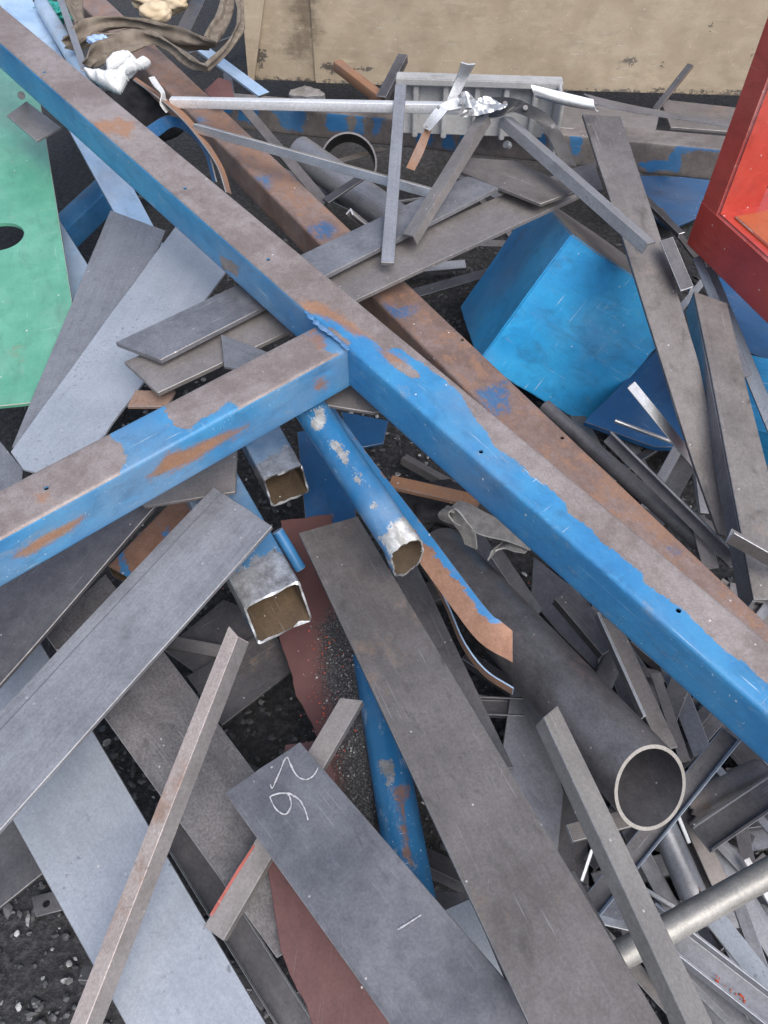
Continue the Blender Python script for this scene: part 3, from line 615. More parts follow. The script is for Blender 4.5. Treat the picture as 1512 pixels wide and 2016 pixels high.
# ================================================================== left: green plate and sheets
gp = plate('green_plate', 'green enamelled metal sheet with a round hole', [(-190, 120), (62, 95), (172, 782), (-190, 818)], [(60, 95, .42), (120, 790, .32)], .010, 'green', edge='tan')
gpl = plane([(60, 95, .42), (120, 790, .32)])
drill(gp, [(onp(gpl, -1, 466), .066)], gpl[1])
cl = empty('clip_plate', P(58, 238, .5), 'small dark square plate with bolt sticking out over the green sheet', 'steel plate')
plate('plate', None, [(13, 227), (52, 199), (120, 250), (72, 277)], .5, .007, 'brown', parent=cl, edge='edge')
bar('bolt', None, P(42, 188, .51), P(42, 188, .535), circ(.011, None, 14), 'bright', world=True, parent=cl)
plate('flat_bar', 'pale blue flat bar passing beneath the long blue beam', [(-22, -30), (48, -30), (335, 505), (272, 505)], [(30, 0, .50), (300, 480, .28)], .008, 'lblue', 'flat bar', cell=.06, warp=.002)
plate('steel_plate', 'pale blue patchy plate edge showing beside the green sheet', [(85, 380), (117, 433), (182, 535), (200, 610), (140, 660), (90, 560)], .24, .006, 'lblue')
bar('box_tube', 'dark blue square tube deep in the shade behind the green sheet', (245, 320, .16), (85, 470, .12), tube_prof(.085, .085, .004), 'bluenoise', 'square tube', inner='inner')
plate('steel_sheet', 'long grey sheet strip tapering beside the green sheet', [(217, 413), (326, 454), (150, 905), (23, 880)], [(270, 432, .365), (80, 890, .335)], .005, 'grey', 'steel sheet', cell=.05, warp=.003)
plate('steel_sheet', 'pale blue grey sheet spotted with dark specks by the cross beam', [(372, 408), (484, 482), (222, 834), (145, 950), (45, 924), (20, 889)], [(410, 440, .40), (80, 905, .362)], .005, 'blueg', 'steel sheet', cell=.05, warp=.003)
plate('steel_plate', 'grey plate tip poking out at the end of the pale blue grey sheet', [(-60, 815), (-5, 862), (46, 924), (40, 975), (-60, 990)], .31, .006, 'grey')
plate('steel_plate', 'dark grey steel plate wedged beneath the welded cross beam', [(312, 990), (250, 945), (-70, 1120), (-70, 1428)], [(300, 1000, .37), (-20, 1300, .30)], .010, 'dark', edge='edged', cell=.05, warp=.002)
plate('steel_plate', 'brown plate end under the cross beam above the wide ridged plate', [(467, 880), (464, 968), (285, 997), (240, 960), (330, 870)], [(465, 930, .40), (280, 990, .40)], .008, 'brown')

# ================================================================== lower left
plate('wide_flat_bar', 'wide ridged grey steel plate with a folded line along one edge', [(419, 956), (536, 1036), (-70, 1712), (-110, 1512)], [(478, 1000, .42), (-40, 1560, .34)], .010, 'grey', 'flat bar', edge='edge', crease=[((438, 969), (0, 1438), -.0035)], cuts=[0], rag=.0013, cell=.06, warp=.002)
plate('wide_flat_bar', 'pale blue grey flat plate under the rusty light angle iron', [(-125, 1345), (50, 1215), (536, 2035), (257, 2035)], [(60, 1500, .17), (380, 2030, .17)], .008, 'blueg', 'flat bar', cuts=[0], rag=.0013, cell=.06, warp=.002)
plate('wide_flat_bar', 'brownish mottled flat plate running beneath the ridged plate and the numbered plate', [(85, 1245), (207, 1130), (705, 1790), (545, 1886)], [(150, 1190, .21), (620, 1850, .14)], .008, 'mott', 'flat bar', edge='edge', cuts=[0], rag=.0013, cell=.06, warp=.002)
bar('angle_bar', 'long light rusty angle iron lying over the pale blue grey plate', (459, 1243, .385), (148, 2030, .25), ell(.034, .028, .004, 1), 'tan', 'angle bar', edge='tan', roll=.55, nseg=2, legmat='brown', skew=(.5, 0), ext=(0, .1))
bar('channel_bar', 'dark grey channel with a bright edge between the two flat plates', (325, 1605, .09), (592, 2030, .09), chan(.05, .02, .004, True), 'dark', 'channel bar', edge='bright', ext=(0, .1))
aa_ = bar('angle_bar', 'brown angle iron with red paint on its edge below the numbered plate', (692, 1376, .265), (420, 1838, .20), ell(.038, .025, .005, 1), 'brown', 'angle bar', edge='edge', skew=(-.4, 0))
plate('paint_streak', None, [(499, 1663), (502, 1665), (458, 1736), (418, 1804), (412, 1802), (454, 1733)], [(692, 1376, .2664), (420, 1838, .2014)], .0006, 'redwear', parent=aa_, bev=0, rag=.002)
wp = plate('numbered_plate', 'grey steel plate with 26 chalked on its end', [(442, 1560), (590, 1460), (1092, 2040), (785, 2040)], [(520, 1510, .285), (935, 2040, .335)], .009, 'grey2', 'steel plate', edge='edge', cuts=[0], rag=.0013, cell=.06, warp=.0012)
wpl = plane([(520, 1510, .285), (935, 2040, .335)])
def stroke(pts, wid, parent, nm='chalk_mark'):
    c = [onp(wpl, *q) + wpl[1]*.0019 for q in pts]; c = catmull(c, 6); bm = bmesh.new(); prev = None; l0 = parent.location
    for i_, p in enumerate(c):
        t_ = (c[min(i_+1, len(c)-1)]-c[max(i_-1, 0)]).normalized(); s_ = t_.cross(wpl[1])*wid*(.5+.35*noise.noise(p*160))
        a_, b_ = bm.verts.new(p-s_-l0), bm.verts.new(p+s_-l0)
        if prev: bm.faces.new((prev[0], prev[1], b_, a_))
        prev = (a_, b_)
    bmesh.ops.recalc_face_normals(bm, faces=bm.faces)
    o = link(nm, finish(bm, nm), ['chalk'], Matrix.Translation(l0)); o.parent = parent; o.matrix_parent_inverse = parent.matrix_basis.inverted()
def z8(L): return [(430+x/5.815, 1440+y/5.815) for x, y in L]
stroke(z8([(595, 610), (618, 655), (660, 570), (720, 430), (755, 340), (790, 302), (822, 370), (870, 470), (930, 535), (1010, 555), (1080, 520), (1130, 450), (1140, 420)]), .0023, wp)
stroke(z8([(1028, 1020), (1000, 920), (940, 800), (860, 740), (800, 715), (700, 715), (605, 745), (602, 780), (650, 880), (710, 935), (760, 955), (800, 930), (835, 850), (825, 770), (800, 722)]), .0024, wp)
stroke([(783, 1831), (800, 1821), (829, 1802)], .002, wp)

x1 = plate('red_plate', 'dark red primed plate with torn edge covered in black grit', [(552, 1024), (650, 1012), (700, 1150), (735, 1350), (755, 1620), (690, 1660), (650, 1525), (621, 1444), (580, 1358), (568, 1310), (550, 1258)], .13, .006, 'grit', edge='maroon', rag=.004, cell=.02)
wear(x1, (-.4, [(1, [(625, 1230), (660, 1190), (700, 1200), (740, 1350), (770, 1660), (680, 1660), (662, 1480), (632, 1330)])]), (-.4, []))
plate('red_plate', 'clean dark red plate with ragged edge under the numbered plate', [(561, 1466), (640, 1455), (790, 2040), (622, 2040), (614, 2016), (552, 1871), (527, 1716), (535, 1600)], .175, .006, 'maroon', edge='maroon', rag=.004)
def on_x1(rn): return P(rn.gauss(672, 30), rn.uniform(1200, 1620), .134)
scatter('iron_filings', 'black and grey filings heaped on the dark red plate', 600, on_x1, (.0008, .0022), 'flake', 0, .4, seed=11, cat='filings')
def on_x1b(rn): return P(rn.gauss(652, 30), rn.choice((rn.uniform(1240, 1300), rn.uniform(1360, 1440), rn.uniform(1200, 1500))), .136)
scatter('paint_chips', 'orange paint chips among the filings on the dark red plate', 60, on_x1b, (.0012, .0032), 'chip', 0, .4, seed=12, cat='paint chips')
plate('steel_plate', 'dark plate below the sawn square tube, beside the ridged plate', [(322, 1279), (440, 1180), (570, 1235), (400, 1335)], .06, .008, 'dark')
plate('steel_plate', 'dark sooty plate overlapping another beneath the light rusty angle iron', [(368, 1331), (535, 1232), (578, 1318), (437, 1428)], .08, .008, 'dark')
plate('steel_plate', 'dark plate corner beside the pale blue grey plate over black ground', [(-60, 1560), (20, 1600), (88, 1716), (-60, 1835)], .10, .008, 'dark')
sp2 = plate('washer_plate', 'small dark square plate with a hole lying on black ground', [(62, 1765), (115, 1752), (122, 1792), (70, 1805)], -.055, .006, 'dark')
drill(sp2, [(P(91, 1779, -.055), .007)])

# square tubes with flame cut ends
def tube_end(name, label, A, B, w_, h_, end_poly, bl, roll=0., skew=0., rag=.006):
    o, i = tube_prof(w_, h_, .004, .006, 6)
    t = bar(name, label, A, B, (o, i), 'tubeend', 'square tube', nseg=60, inner='inner', rag=(rag, 0), edge='cut', roll=roll, skew=(skew, 0), skza=.62)
    wear(t, (.3, end_poly), (.3, end_poly)); wear(t, (-.4, []), (-.4, []), attr='rust'); return t
tube_end('square_tube', 'blue square tube with ragged flame cut end under the cross beam', (556, 928, .28), (470, 770, .31), .093, .062, [(-1, [(480, 930), (560, 880), (600, 885), (640, 930), (560, 1010)])], 0)
tube_end('square_tube', 'wide square tube with silvery flame cut end below the ridged plate', (534, 1167, .325), (405, 930, .345), .115, .078, [(-1, [(430, 1140), (540, 1080), (575, 1095), (650, 1190), (540, 1290)])], 0)
sq = bar('square_tube', 'short rust brown tube with blue edges between the two grey plates', (246, 1112, .22), (325, 1030, .22), tube_prof(.062, .04, .004, .006, 4), 'bluerust', 'square tube', nseg=14, inner='inner', ext=(.02, .1))
wear(sq, (-.3, [(1, [(225, 1090), (240, 1085), (262, 1135), (245, 1150)]), (1, [(290, 1020), (305, 1030), (330, 1065), (345, 1050)])]), (.3, [])); wear(sq, (-.4, []), (-.4, []), attr='rust')
bar('steel_rod', 'short bright blue rod beside the silvery tube end', (546, 1045, .27), (592, 1120, .20), circ(.0125, None, 18), 'bluenoise', 'rod', edge='lblue')

# ================================================================== centre
plate('wide_flat_bar', 'broad brown grey flat bar under the torn blue pipe', [(588, 1049), (703, 1016), (1318, 2040), (1052, 2040)], [(645, 1033, .275), (1180, 2030, .40)], .010, 'brown2', 'flat bar', edge='edge', cuts=[0], rag=.0013, cell=.06, warp=.0012)
plate('flat_bar', 'darker flat bar lying just under the broad brown grey bar', [(700, 1130), (822, 1115), (1012, 1512), (890, 1520)], .19, .008, 'dark', 'flat bar')
plate('flat_bar', 'brown flat bar end showing alongside the foot of the broad bar', [(1095, 1722), (1131, 1712), (1312, 2040), (1215, 2040)], [(1115, 1717, .30), (1260, 2040, .335)], .008, 'brown', 'flat bar')
plate('steel_plate', 'scuffed grey plate under the big open pipe', [(1008, 1345), (1070, 1410), (1110, 1560), (1096, 1710), (985, 1500)], .10, .008, 'grey')
plate('steel_plate', 'dark strip of plate next to the scuffed grey plate', [(1100, 1560), (1145, 1560), (1128, 1728), (1090, 1712)], .05, .008, 'dark')

def tear(co, L, li):
    t = max(0, (co.x-(L-.07))/.07)
    a = math.atan2(co.y, co.z)
    dent = math.exp(-((a-.1)/.42)**2)-.22*math.exp(-((a+2.4)/.5)**2)
    r = math.hypot(co.y, co.z)
    k_ = 1-t*t*.95*dent + t*.10*noise.noise(Vector((math.cos(a)*2.2, math.sin(a)*2.2, t*3))) + t*.05*noise.noise(Vector((math.cos(a)*6, math.sin(a)*6, t*9)))
    return Vector((co.x-.012*t*dent+.004*t*noise.noise(Vector((a*5, 0, 9))), co.y*k_, co.z*k_))
bp = bar('steel_pipe', 'blue pipe with a torn crushed end under the T joint', (612, 806, .445), (802, 1090, .395), circ(.0345, .0035, 44), 'bluepipe', 'pipe', nseg=80, inner='inner', edge='cut', fn=tear, ext=(.02, 0), skz=-.55)
chips = [[(612, 808), (636, 803), (643, 826), (630, 838), (620, 848), (614, 838), (622, 824)], [(648, 868), (668, 866), (684, 892), (690, 912), (676, 916), (660, 898), (650, 884)], [(699, 932), (712, 930), (712, 948), (703, 950)], [(730, 992), (740, 990), (741, 1000), (732, 1001)]]
wear(bp, (.3, [(-1, c) for c in chips] + [(-1, [(750, 1060), (776, 1030), (830, 1000), (870, 1080), (780, 1130)])]), (.3, [(-1, [(750, 1060), (776, 1030), (830, 1000), (870, 1080), (780, 1130)])]), topz=-2)
wear(bp, (-.4, []), (-.4, []), attr='rust')
cp = bar('steel_pipe', 'blue pipe with rust spots between the red plate and the broad bar', (730, 1290, .13), (813, 1770, .165), circ(.037, .004, 40), 'bluepipe', 'pipe', nseg=60, inner='inner', edge='cut', ext=(.0, .1))
wear(cp, (.3, [(-1, [(745, 1500), (770, 1490), (778, 1540), (762, 1560)])]), (.3, []), topz=-2)
wear(cp, (-.3, [(1, [(783, 1555), (799, 1555), (800, 1580), (788, 1582)]), (1, [(786, 1590), (796, 1590), (796, 1600), (786, 1600)]), (1, [(788, 1606), (796, 1606), (796, 1616), (788, 1616)]), (1, [(789, 1626), (800, 1626), (799, 1642), (790, 1642)]), (1, [(790, 1656), (800, 1658), (810, 1700), (798, 1706)])]), (-.4, []), attr='rust', topz=-2)
bs = strip('bent_strip', 'bent flat strip, blue along one edge and rusty, beside the torn pipe', [(630, 830, .36), (700, 935, .345), (800, 1072, .33), (889, 1195, .315), (945, 1265, .31), (1009, 1304, .31)], [(652, 795, .38), (720, 889, .37), (836, 1039, .355), (953, 1193, .34), (985, 1222, .335), (1009, 1242, .33)], .003, 'bluerust', cross=8, edge='edge')
wear(bs, (-.3, [(1, [(640, 790), (660, 790), (720, 886), (838, 1036), (955, 1190), (1000, 1233), (965, 1228), (905, 1150), (850, 1085), (790, 1020), (690, 900)])]), (.0, []), topz=-2); wear(bs, (-.2, []), (-.2, []), attr='rust', topz=-2)
strip('bent_strip', 'thin rusty strip on edge curling below the blue edged strip', [(848, 1128, .25), (880, 1190, .25), (913, 1265, .25), (955, 1320, .24), (1010, 1356, .24)], [(846, 1136, .225), (877, 1198, .225), (909, 1274, .225), (953, 1331, .215), (1008, 1368, .215)], .003, 'rusty', edge='lblue')
gg = bar('steel_pipe', 'big open ended dark steel pipe', (866, 1086, .03), (1281, 1551, .312), circ(.0655, .0060, 72), 'pipe', 'pipe', nseg=4, inner='dark', edge='rim', skz=-.42)
bar('angle_bar', 'brown angle iron with notched end leaning across the big pipe', (1084, 1400, .385), (1385, 2030, .42), ell(.040, .026, .005, -1), 'rim', 'angle bar', edge='edge', skew=(-.5, 0), ext=(0, .05), roll=-.42)
bar('flat_bar', 'reddish brown bar in the dark gap beside the torn pipe', (768, 946, .17), (945, 986, .17), flat(.036, .012), 'rusty', 'flat bar')
plate('steel_plate', 'dark blue plate lying low in the gap under the T joint', [(672, 810), (765, 828), (755, 872), (690, 885)], .02, .008, 'navy_shade')
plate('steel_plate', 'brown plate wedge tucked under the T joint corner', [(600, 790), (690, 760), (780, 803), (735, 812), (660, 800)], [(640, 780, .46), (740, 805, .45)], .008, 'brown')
plate('steel_plate', 'dull blue plate standing behind the torn blue pipe', [(585, 850), (645, 840), (700, 1000), (700, 1045), (604, 1052)], [(610, 850, .12), (650, 1045, .12)], .008, 'navy_shade')
lump('cloth_bundle', 'black cloth bundle in the gap beside the torn pipe', (840, 1000, .05), (.10, .07, .06), 'cloth', 'cloth', .45, 2.2)
bl = empty('webbing_belt', P(950, 1040, .25), 'grey webbing belt folded over the big pipe', 'belt')
strip('belt_band', None, [(884, 1004, .30), (905, 1012, .30), (922, 1036, .29), (950, 1052, .285), (1000, 1064, .28), (1045, 1082, .275)], [(905, 985, .28), (925, 992, .28), (955, 1008, .275), (985, 1022, .27), (1020, 1035, .27), (1060, 1050, .27)], .004, 'belt', edge='beltedge', parent=bl, cross=4, arch=.004)
strip('belt_loop', None, [(905, 1036, .285), (890, 1026, .285), (882, 1012, .30), (890, 1003, .31), (902, 1008, .315), (918, 1028, .30), (934, 1050, .28), (939, 1082, .24)], [(880, 1030, .26), (866, 1022, .26), (862, 1012, .28), (872, 1002, .29), (884, 1000, .29), (892, 1030, .28), (906, 1050, .26), (915, 1072, .24)], .004, 'belt', edge='beltedge', parent=bl, cross=4)
strip('belt_tail', None, [(962, 1104, .24), (972, 1085, .25), (992, 1078, .26), (1012, 1084, .265), (1034, 1088, .265)], [(990, 1070, .24), (1000, 1062, .25), (1012, 1060, .26), (1030, 1064, .265), (1050, 1070, .265)], .004, 'belt', edge='beltedge', parent=bl, cross=4)

# ================================================================== upper left tangle
def z7(L, z): return [(80+x/3.436, y/3.436, z+(dz[0] if dz else 0)) for x, y, *dz in L]
sb = empty('webbing_sling', P(330, 80, .52), 'tangled brown webbing sling draped over the beams', 'sling')
strip('sling_loop', None, z7([(205, 185), (290, 132), (440, 110), (640, 118), (800, 152), (960, 188), (1100, 248), (1195, 284)], .60), z7([(235, 320), (320, 262), (430, 214), (630, 196), (780, 240), (900, 288), (1030, 312), (1185, 308)], .56), .005, 'strap', edge='strap', parent=sb, cross=12, fold=.006, rough=.003)
strip('sling_loop', None, z7([(300, 400), (345, 300), (450, 240), (600, 200), (740, 208), (870, 278), (960, 340), (1060, 408), (1135, 440)], .61), z7([(325, 475), (420, 430), (520, 372), (640, 345), (760, 302), (830, 335), (920, 412), (1020, 462), (1125, 482)], .57), .005, 'strap', edge='strap', parent=sb, cross=12, fold=.007, rough=.003)
strip('sling_loop', None, z7([(150, 250), (240, 215), (360, 235), (520, 215), (640, 190), (820, 235), (1000, 290), (1160, 300)], .565), z7([(170, 330), (260, 330), (380, 300), (540, 268), (660, 240), (820, 290), (980, 335), (1140, 330)], .53), .005, 'strap', edge='strap', parent=sb, cross=12, fold=.006, rough=.003)
strip('sling_leg', None, z7([(1225, -20), (1190, 90), (1130, 190), (1100, 250)], .60), z7([(1310, -20), (1300, 90), (1255, 200), (1195, 295)], .57), .005, 'strap', edge='strap', parent=sb, cross=12, fold=.006)
strip('sling_leg', None, z7([(1330, -20), (1335, 120), (1290, 240), (1220, 340), (1120, 432)], .59), z7([(1362, -20), (1380, 190), (1330, 290), (1240, 390), (1130, 482)], .56), .005, 'strap', edge='strap', parent=sb, cross=12, fold=.005)
strip('sling_leg', None, z7([(140, -20), (190, 80), (235, 160)], .60), z7([(285, -20), (290, 60), (300, 130)], .57), .005, 'strap', edge='strap', parent=sb, cross=12, fold=.006, rough=.003)
# glove: cloth outline puffed up from its edge
def puff(bm, poly, h3, hmax, dm, lift=0., step=2.0, seed=0):
    pl = plane(h3); xs = [p[0] for p in poly]; ys = [p[1] for p in poly]; V = {}; BB_.clear()
    nx, ny = int((max(xs)-min(xs))/step)+2, int((max(ys)-min(ys))/step)+2
    for i_ in range(nx):
        for j_ in range(ny):
            u, v = min(xs)+(i_-.5)*step, min(ys)+(j_-.5)*step; d = sdist(poly, u, v)
            if d < -.3*step: continue
            t_ = max(0, min(1, d/dm)); hh = hmax*math.sqrt(1-(1-t_)**2)
            q = Vector((u, v, seed)); hh *= 1-.55*abs(noise.noise(q*.045))-.25*abs(noise.noise(q*.12))
            V[i_, j_] = (bm.verts.new(onp(pl, u, v)+pl[1]*(lift+hh)), bm.verts.new(onp(pl, u, v)+pl[1]*(lift-.004)))
    bnd = {}
    for (i_, j_) in list(V):
        k4 = [(i_, j_), (i_+1, j_), (i_+1, j_+1), (i_, j_+1)]
        if all(k_ in V for k_ in k4):
            bm.faces.new([V[k_][0] for k_ in k4]); bm.faces.new([V[k_][1] for k_ in reversed(k4)])
            for a_ in range(4):
                e_ = (k4[a_], k4[(a_+1) % 4]); r_ = (e_[1], e_[0])
                if r_ in bnd: del bnd[r_]
                else: bnd[e_] = 1
    for a_, c_ in bnd: bm.faces.new((V[c_][0], V[a_][0], V[a_][1], V[c_][1]))
    for v in [v for v in bm.verts if not v.link_faces]: bm.verts.remove(v)
def q7(L): return [(80+x/3.436, y/3.436) for x, y in L]
bm = bmesh.new(); gh = [(165, 145, .655), (275, 115, .68), (240, 185, .625)]
puff(bm, q7([(298, 488), (318, 478), (380, 484), (456, 496), (466, 450), (492, 412), (550, 385), (612, 364), (650, 400), (684, 445), (645, 490), (605, 530), (575, 580), (552, 628), (530, 640), (480, 622), (410, 586), (340, 548), (304, 512)]), gh, .036, 15)
puff(bm, q7([(590, 540), (630, 490), (675, 452), (730, 438), (764, 455), (764, 482), (735, 502), (680, 516), (625, 538)]), gh, .026, 9, .022, 1.6, 5)
puff(bm, q7([(470, 470), (520, 420), (600, 400), (640, 430), (600, 480), (540, 520), (480, 540)]), gh, .018, 12, .030, 1.8, 9)
bmesh.ops.smooth_vert(bm, verts=bm.verts, factor=.5, use_axis_x=True, use_axis_y=True, use_axis_z=True); bmesh.ops.recalc_face_normals(bm, faces=bm.faces)
go = link('work_glove', finish(bm, 'work_glove', 80), ['glove'])
tag(go, 'white knitted work glove dropped on the beams below the sling', 'glove')
strip('white_tape', 'twisted scrap of white tape hanging beside the glove', [(293, 152, .62), (303, 168, .61), (318, 185, .60), (316, 205, .58), (328, 222, .56)], [(304, 150, .61), (314, 165, .60), (324, 180, .59), (328, 198, .57), (338, 214, .55)], .002, 'glove', 'tape', edge='glove')
bar('angle_bar', 'thin grey angle standing beside the brown sling', (113, -20, .62), (167, 138, .58), ell(.022, .02, .003, 1), 'grey', 'angle bar', edge='edge')
bar('steel_pipe', 'pale blue pipe next to the pale blue flat bar', (95, 30, .50), (168, 150, .47), circ(.028, .003, 30), 'lblue', 'pipe', ext=(.1, .1))
lump('teal_rag', 'crumpled teal rag beside the thin grey angle', (100, 28, .46), (.07, .05, .04), 'teal', 'rag', .5, 2.6)
lump('blue_rag', 'pale blue scrap of cloth tucked in the sling', (192, 78, .60), (.032, .02, .014), 'paleblue', 'rag', .3, 2)
lump('wood_chunk', 'broken pale wooden chunk behind the sling', (320, -2, .43), (.12, .07, .05), 'wood', 'wood', .35, 1.8)
lump('wood_chunk', 'rounded pale wood end above the brown sling', (308, 24, .52), (.06, .045, .035), 'wood', 'wood', .2, 1.6)
bar('flat_bar', 'pale blue flat bar between the sling and the container corner', (385, 85, .42), (520, 185, .36), flat(.05, .008), 'lblue', 'flat bar')
bar('flat_bar', 'dark flat bar behind the sling at the container corner', (395, -10, .42), (360, 60, .40), flat(.06, .008), 'dark', 'flat bar')
plate('red_plate', 'small dark red plate scraps beside the white aluminium profile', [(402, 178), (430, 152), (455, 160), (462, 196), (425, 200)], [(402, 178, .52), (462, 196, .51)], .005, 'maroon', edge='maroon')
strip('bent_strip', 'long brown bent steel strip curling from the glove down beside the beam', [(262, 156, .60), (310, 190, .59), (352, 226, .57), (392, 272, .55), (428, 325, .53), (446, 378, .50)], [(268, 152, .57), (322, 190, .56), (366, 224, .54), (406, 275, .52), (440, 330, .50), (456, 382, .47)], .003, 'rusty', edge='edge')
strip('bent_strip', 'blue painted strip bent into an arch behind the long blue beam', [(285, 252, .53), (330, 228, .54), (372, 248, .54), (406, 292, .53), (425, 358, .50)], [(308, 272, .50), (342, 250, .51), (374, 266, .51), (402, 302, .51), (418, 358, .48)], .004, 'navy_shade', edge='edge', cross=3)
lump('dark_sack', 'dark blue black sack in the hollow under the glove', (290, 215, .28), (.17, .13, .10), 'cloth', 'sack', .2, 1.6)

# pipes in the hollow behind the crossing bars
bar('steel_pipe', 'short wide dark pipe mouth behind the light grey angle bar', (688, 335, .16), (686, 322, .26), circ(.098, .006, 56), 'black', 'pipe', inner='black', edge='dark')
bar('steel_pipe', 'grey steel pipe in the hollow below the wide pipe mouth', (590, 300, .36), (790, 440, .30), circ(.05, .005, 48), 'grey', 'pipe', inner='dark', edge='edge')
bar('tee_bar', 'small tee bar with shiny sawn end before the grey pipe', (693, 415, .46), (735, 450, .40), ell(.03, .02, .005, 1), 'brown', 'tee bar', edge='alu')
bar('flat_bar', 'dark flat bar leaning beside the rust brown beam', (480, 210, .42), (640, 400, .38), flat(.03, .006), 'brown', 'flat bar', roll=.4)
bar('flat_bar', 'dark brown bar crossing in front of the grey pipe', (715, 345, .43), (640, 395, .40), flat(.03, .006), 'dark', 'flat bar')

# ================================================================== upper middle details
cr = empty('cast_panel', P(940, 235, .34), 'pale cast aluminium panel with ribs and rim before the container', 'metal panel')
ca, cb_ = P(783, 146, .52), P(1106, 156, .52); cx = (cb_-ca).normalized(); cy = Vector((-cx.y, cx.x, 0)); cz = Vector((0, 0, 1))
def cbox(name, x0, x1, y0, y1, z0, z1, mat='cast'):
    bm = bmesh.new(); bmesh.ops.create_cube(bm, size=1, matrix=Matrix.Translation(((x0+x1)/2, (y0+y1)/2, (z0+z1)/2)) @ Matrix.Diagonal((x1-x0, y1-y0, z1-z0, 1)))
    bmesh.ops.bevel(bm, geom=bm.edges[:], offset=.003, segments=2, affect='EDGES'); bmesh.ops.recalc_face_normals(bm, faces=bm.faces)
    o = link(name, finish(bm, name), [mat], Matrix(((cx.x, cy.x, 0, ca.x), (cx.y, cy.y, 0, ca.y), (cx.z, cy.z, 1, ca.z), (0, 0, 0, 1)))); setparent(o, cr); return o
LN = (cb_-ca).length
bk_ = cbox('back_panel', 0, LN, .012, .02, -.19, -.006); cbox('rim', -.004, LN+.004, -.03, .022, -.022, 0)
for s_ in (.10, .285, .48, .66, .84): setparent(cbox('rib', LN*s_, LN*s_+.018, -.018, .0125, -.189, -.0225), bk_)
cbox('end_wall', LN-.012, LN-.001, -.16, .0115, -.188, -.004)
st = empty('hinged_strap', P(870, 215, .62), 'pale metal strap with white link pieces and brown end', 'metal strap')
strip('blade', None, [(908, 124, .76), (900, 150, .71), (880, 197, .655)], [(936, 127, .75), (920, 155, .70), (898, 204, .645)], .003, 'alu', edge='bright', parent=st, cross=2, arch=.003)
lk_ = strip('link', None, [(860, 210, .668), (884, 197, .67), (906, 192, .67)], [(866, 221, .655), (890, 216, .655), (908, 213, .655)], .008, 'alu', edge='alu', parent=st)
strip('link', None, [(864, 206, .672), (848, 225, .65), (832, 248, .62)], [(882, 216, .665), (864, 238, .64), (846, 258, .61)], .008, 'alu', edge='alu', parent=st)
strip('tail', None, [(836, 254, .61), (818, 290, .58), (800, 330, .555)], [(850, 256, .60), (834, 300, .57), (816, 336, .545)], .003, 'rusty', edge='bright', parent=st)
for q in ((863, 212, .679), (840, 249, .63), (907, 205, .678)):
    bar('rivet', None, P(*q), P(*q)+Vector((0, -.003, .004)), circ(.004, None, 12), 'bright', world=True, parent=lk_)
ab = empty('perforated_arch', P(1040, 250, .58), 'dark arched flat strip with holes and torn shiny end', 'metal strip')
ar = strip('arch', None, [(935, 196, .65), (972, 191, .655), (1010, 193, .66), (1040, 204, .66), (1078, 225, .65), (1103, 258, .62), (1120, 290, .595), (1135, 326, .57)], [(925, 226, .63), (960, 231, .63), (984, 230, .635), (1008, 220, .64), (1036, 229, .64), (1066, 247, .63), (1088, 285, .60), (1104, 322, .57)], .004, 'black', edge='bright', parent=ab, cross=2)
strip('torn_end', None, [(906, 226, .655), (930, 200, .675), (955, 190, .68), (985, 200, .67), (1000, 205, .665)], [(908, 231, .645), (940, 226, .65), (962, 222, .655), (985, 216, .66), (998, 210, .66)], .002, 'cut', edge='bright', parent=ab, cross=8, rough=.010)
strip('torn_flap', None, [(900, 188, .68), (915, 180, .70), (930, 188, .69)], [(905, 208, .66), (925, 212, .67), (940, 205, .67)], .002, 'cut', edge='alu', parent=ab, cross=6, rough=.010)
for q in ((1034, 213, .654), (994, 205, .66), (1088, 250, .64)):
    bar('rivet', None, P(*q), P(*q)+Vector((0, -.002, .003)), circ(.007, None, 14), 'bright', world=True, parent=ar)
strip('curved_trim', 'polished half round metal trim on top of the wide sloping bar', [(1046, 169, .70), (1100, 181, .685), (1168, 197, .67)], [(1064, 190, .665), (1105, 206, .65), (1178, 219, .64)], .003, 'bright', edge='alu', cross=6, arch=.014)
strip('bent_sheet', 'long polished curved sheet edge reaching behind the red stand', [(1150, 184, .60), (1210, 199, .575), (1300, 217, .555), (1440, 238, .54)], [(1172, 204, .60), (1235, 218, .575), (1330, 233, .555), (1440, 250, .54)], .003, 'brown', edge='bright', cross=3, arch=.004)
bar('square_bar', 'rust orange square bar leaning on the sand coloured container', (664, 118, .42), (760, 192, .38), (rrect(.035, .035, .003, 2), None), 'rusty', 'steel bar', edge='rusty')
bar('flat_bar', 'dark bar standing against the container beside the rusty square bar', (793, 106, .46), (750, 190, .40), ell(.035, .03, .004, 1), 'dark', 'angle bar', edge='edge')
bar('steel_rod', 'thin dark bar with reddened tip leaning on the container', (1360, 126, .46), (1290, 214, .36), flat(.024, .008), 'dark', 'steel bar', edge='rusty')
bar('screw', 'bright threaded screw stub on the flat face of the back beam', (1002, 288, .40), (996, 284, .41), circ(.012, None, 14), 'bright', 'screw')
for j_, (px_, z_) in enumerate((([(1060, 200), (1300, 215), (1290, 262), (1080, 250)], .36), ([(1300, 195), (1480, 215), (1480, 262), (1320, 250)], .33))):
    plate('steel_plate', ('brown plate lying under the container behind the sloping bar', 'dark brown plate under the container next to the red stand')[j_], px_, z_, .01, 'brown')
plate('weld_scrap', 'lumpy bluish slag scrap on the back beam', [(572, 176), (600, 168), (630, 176), (640, 186), (600, 190), (568, 186)], [(572, 176, .34), (640, 186, .345)], .02, 'cut', 'scrap', rag=.008)

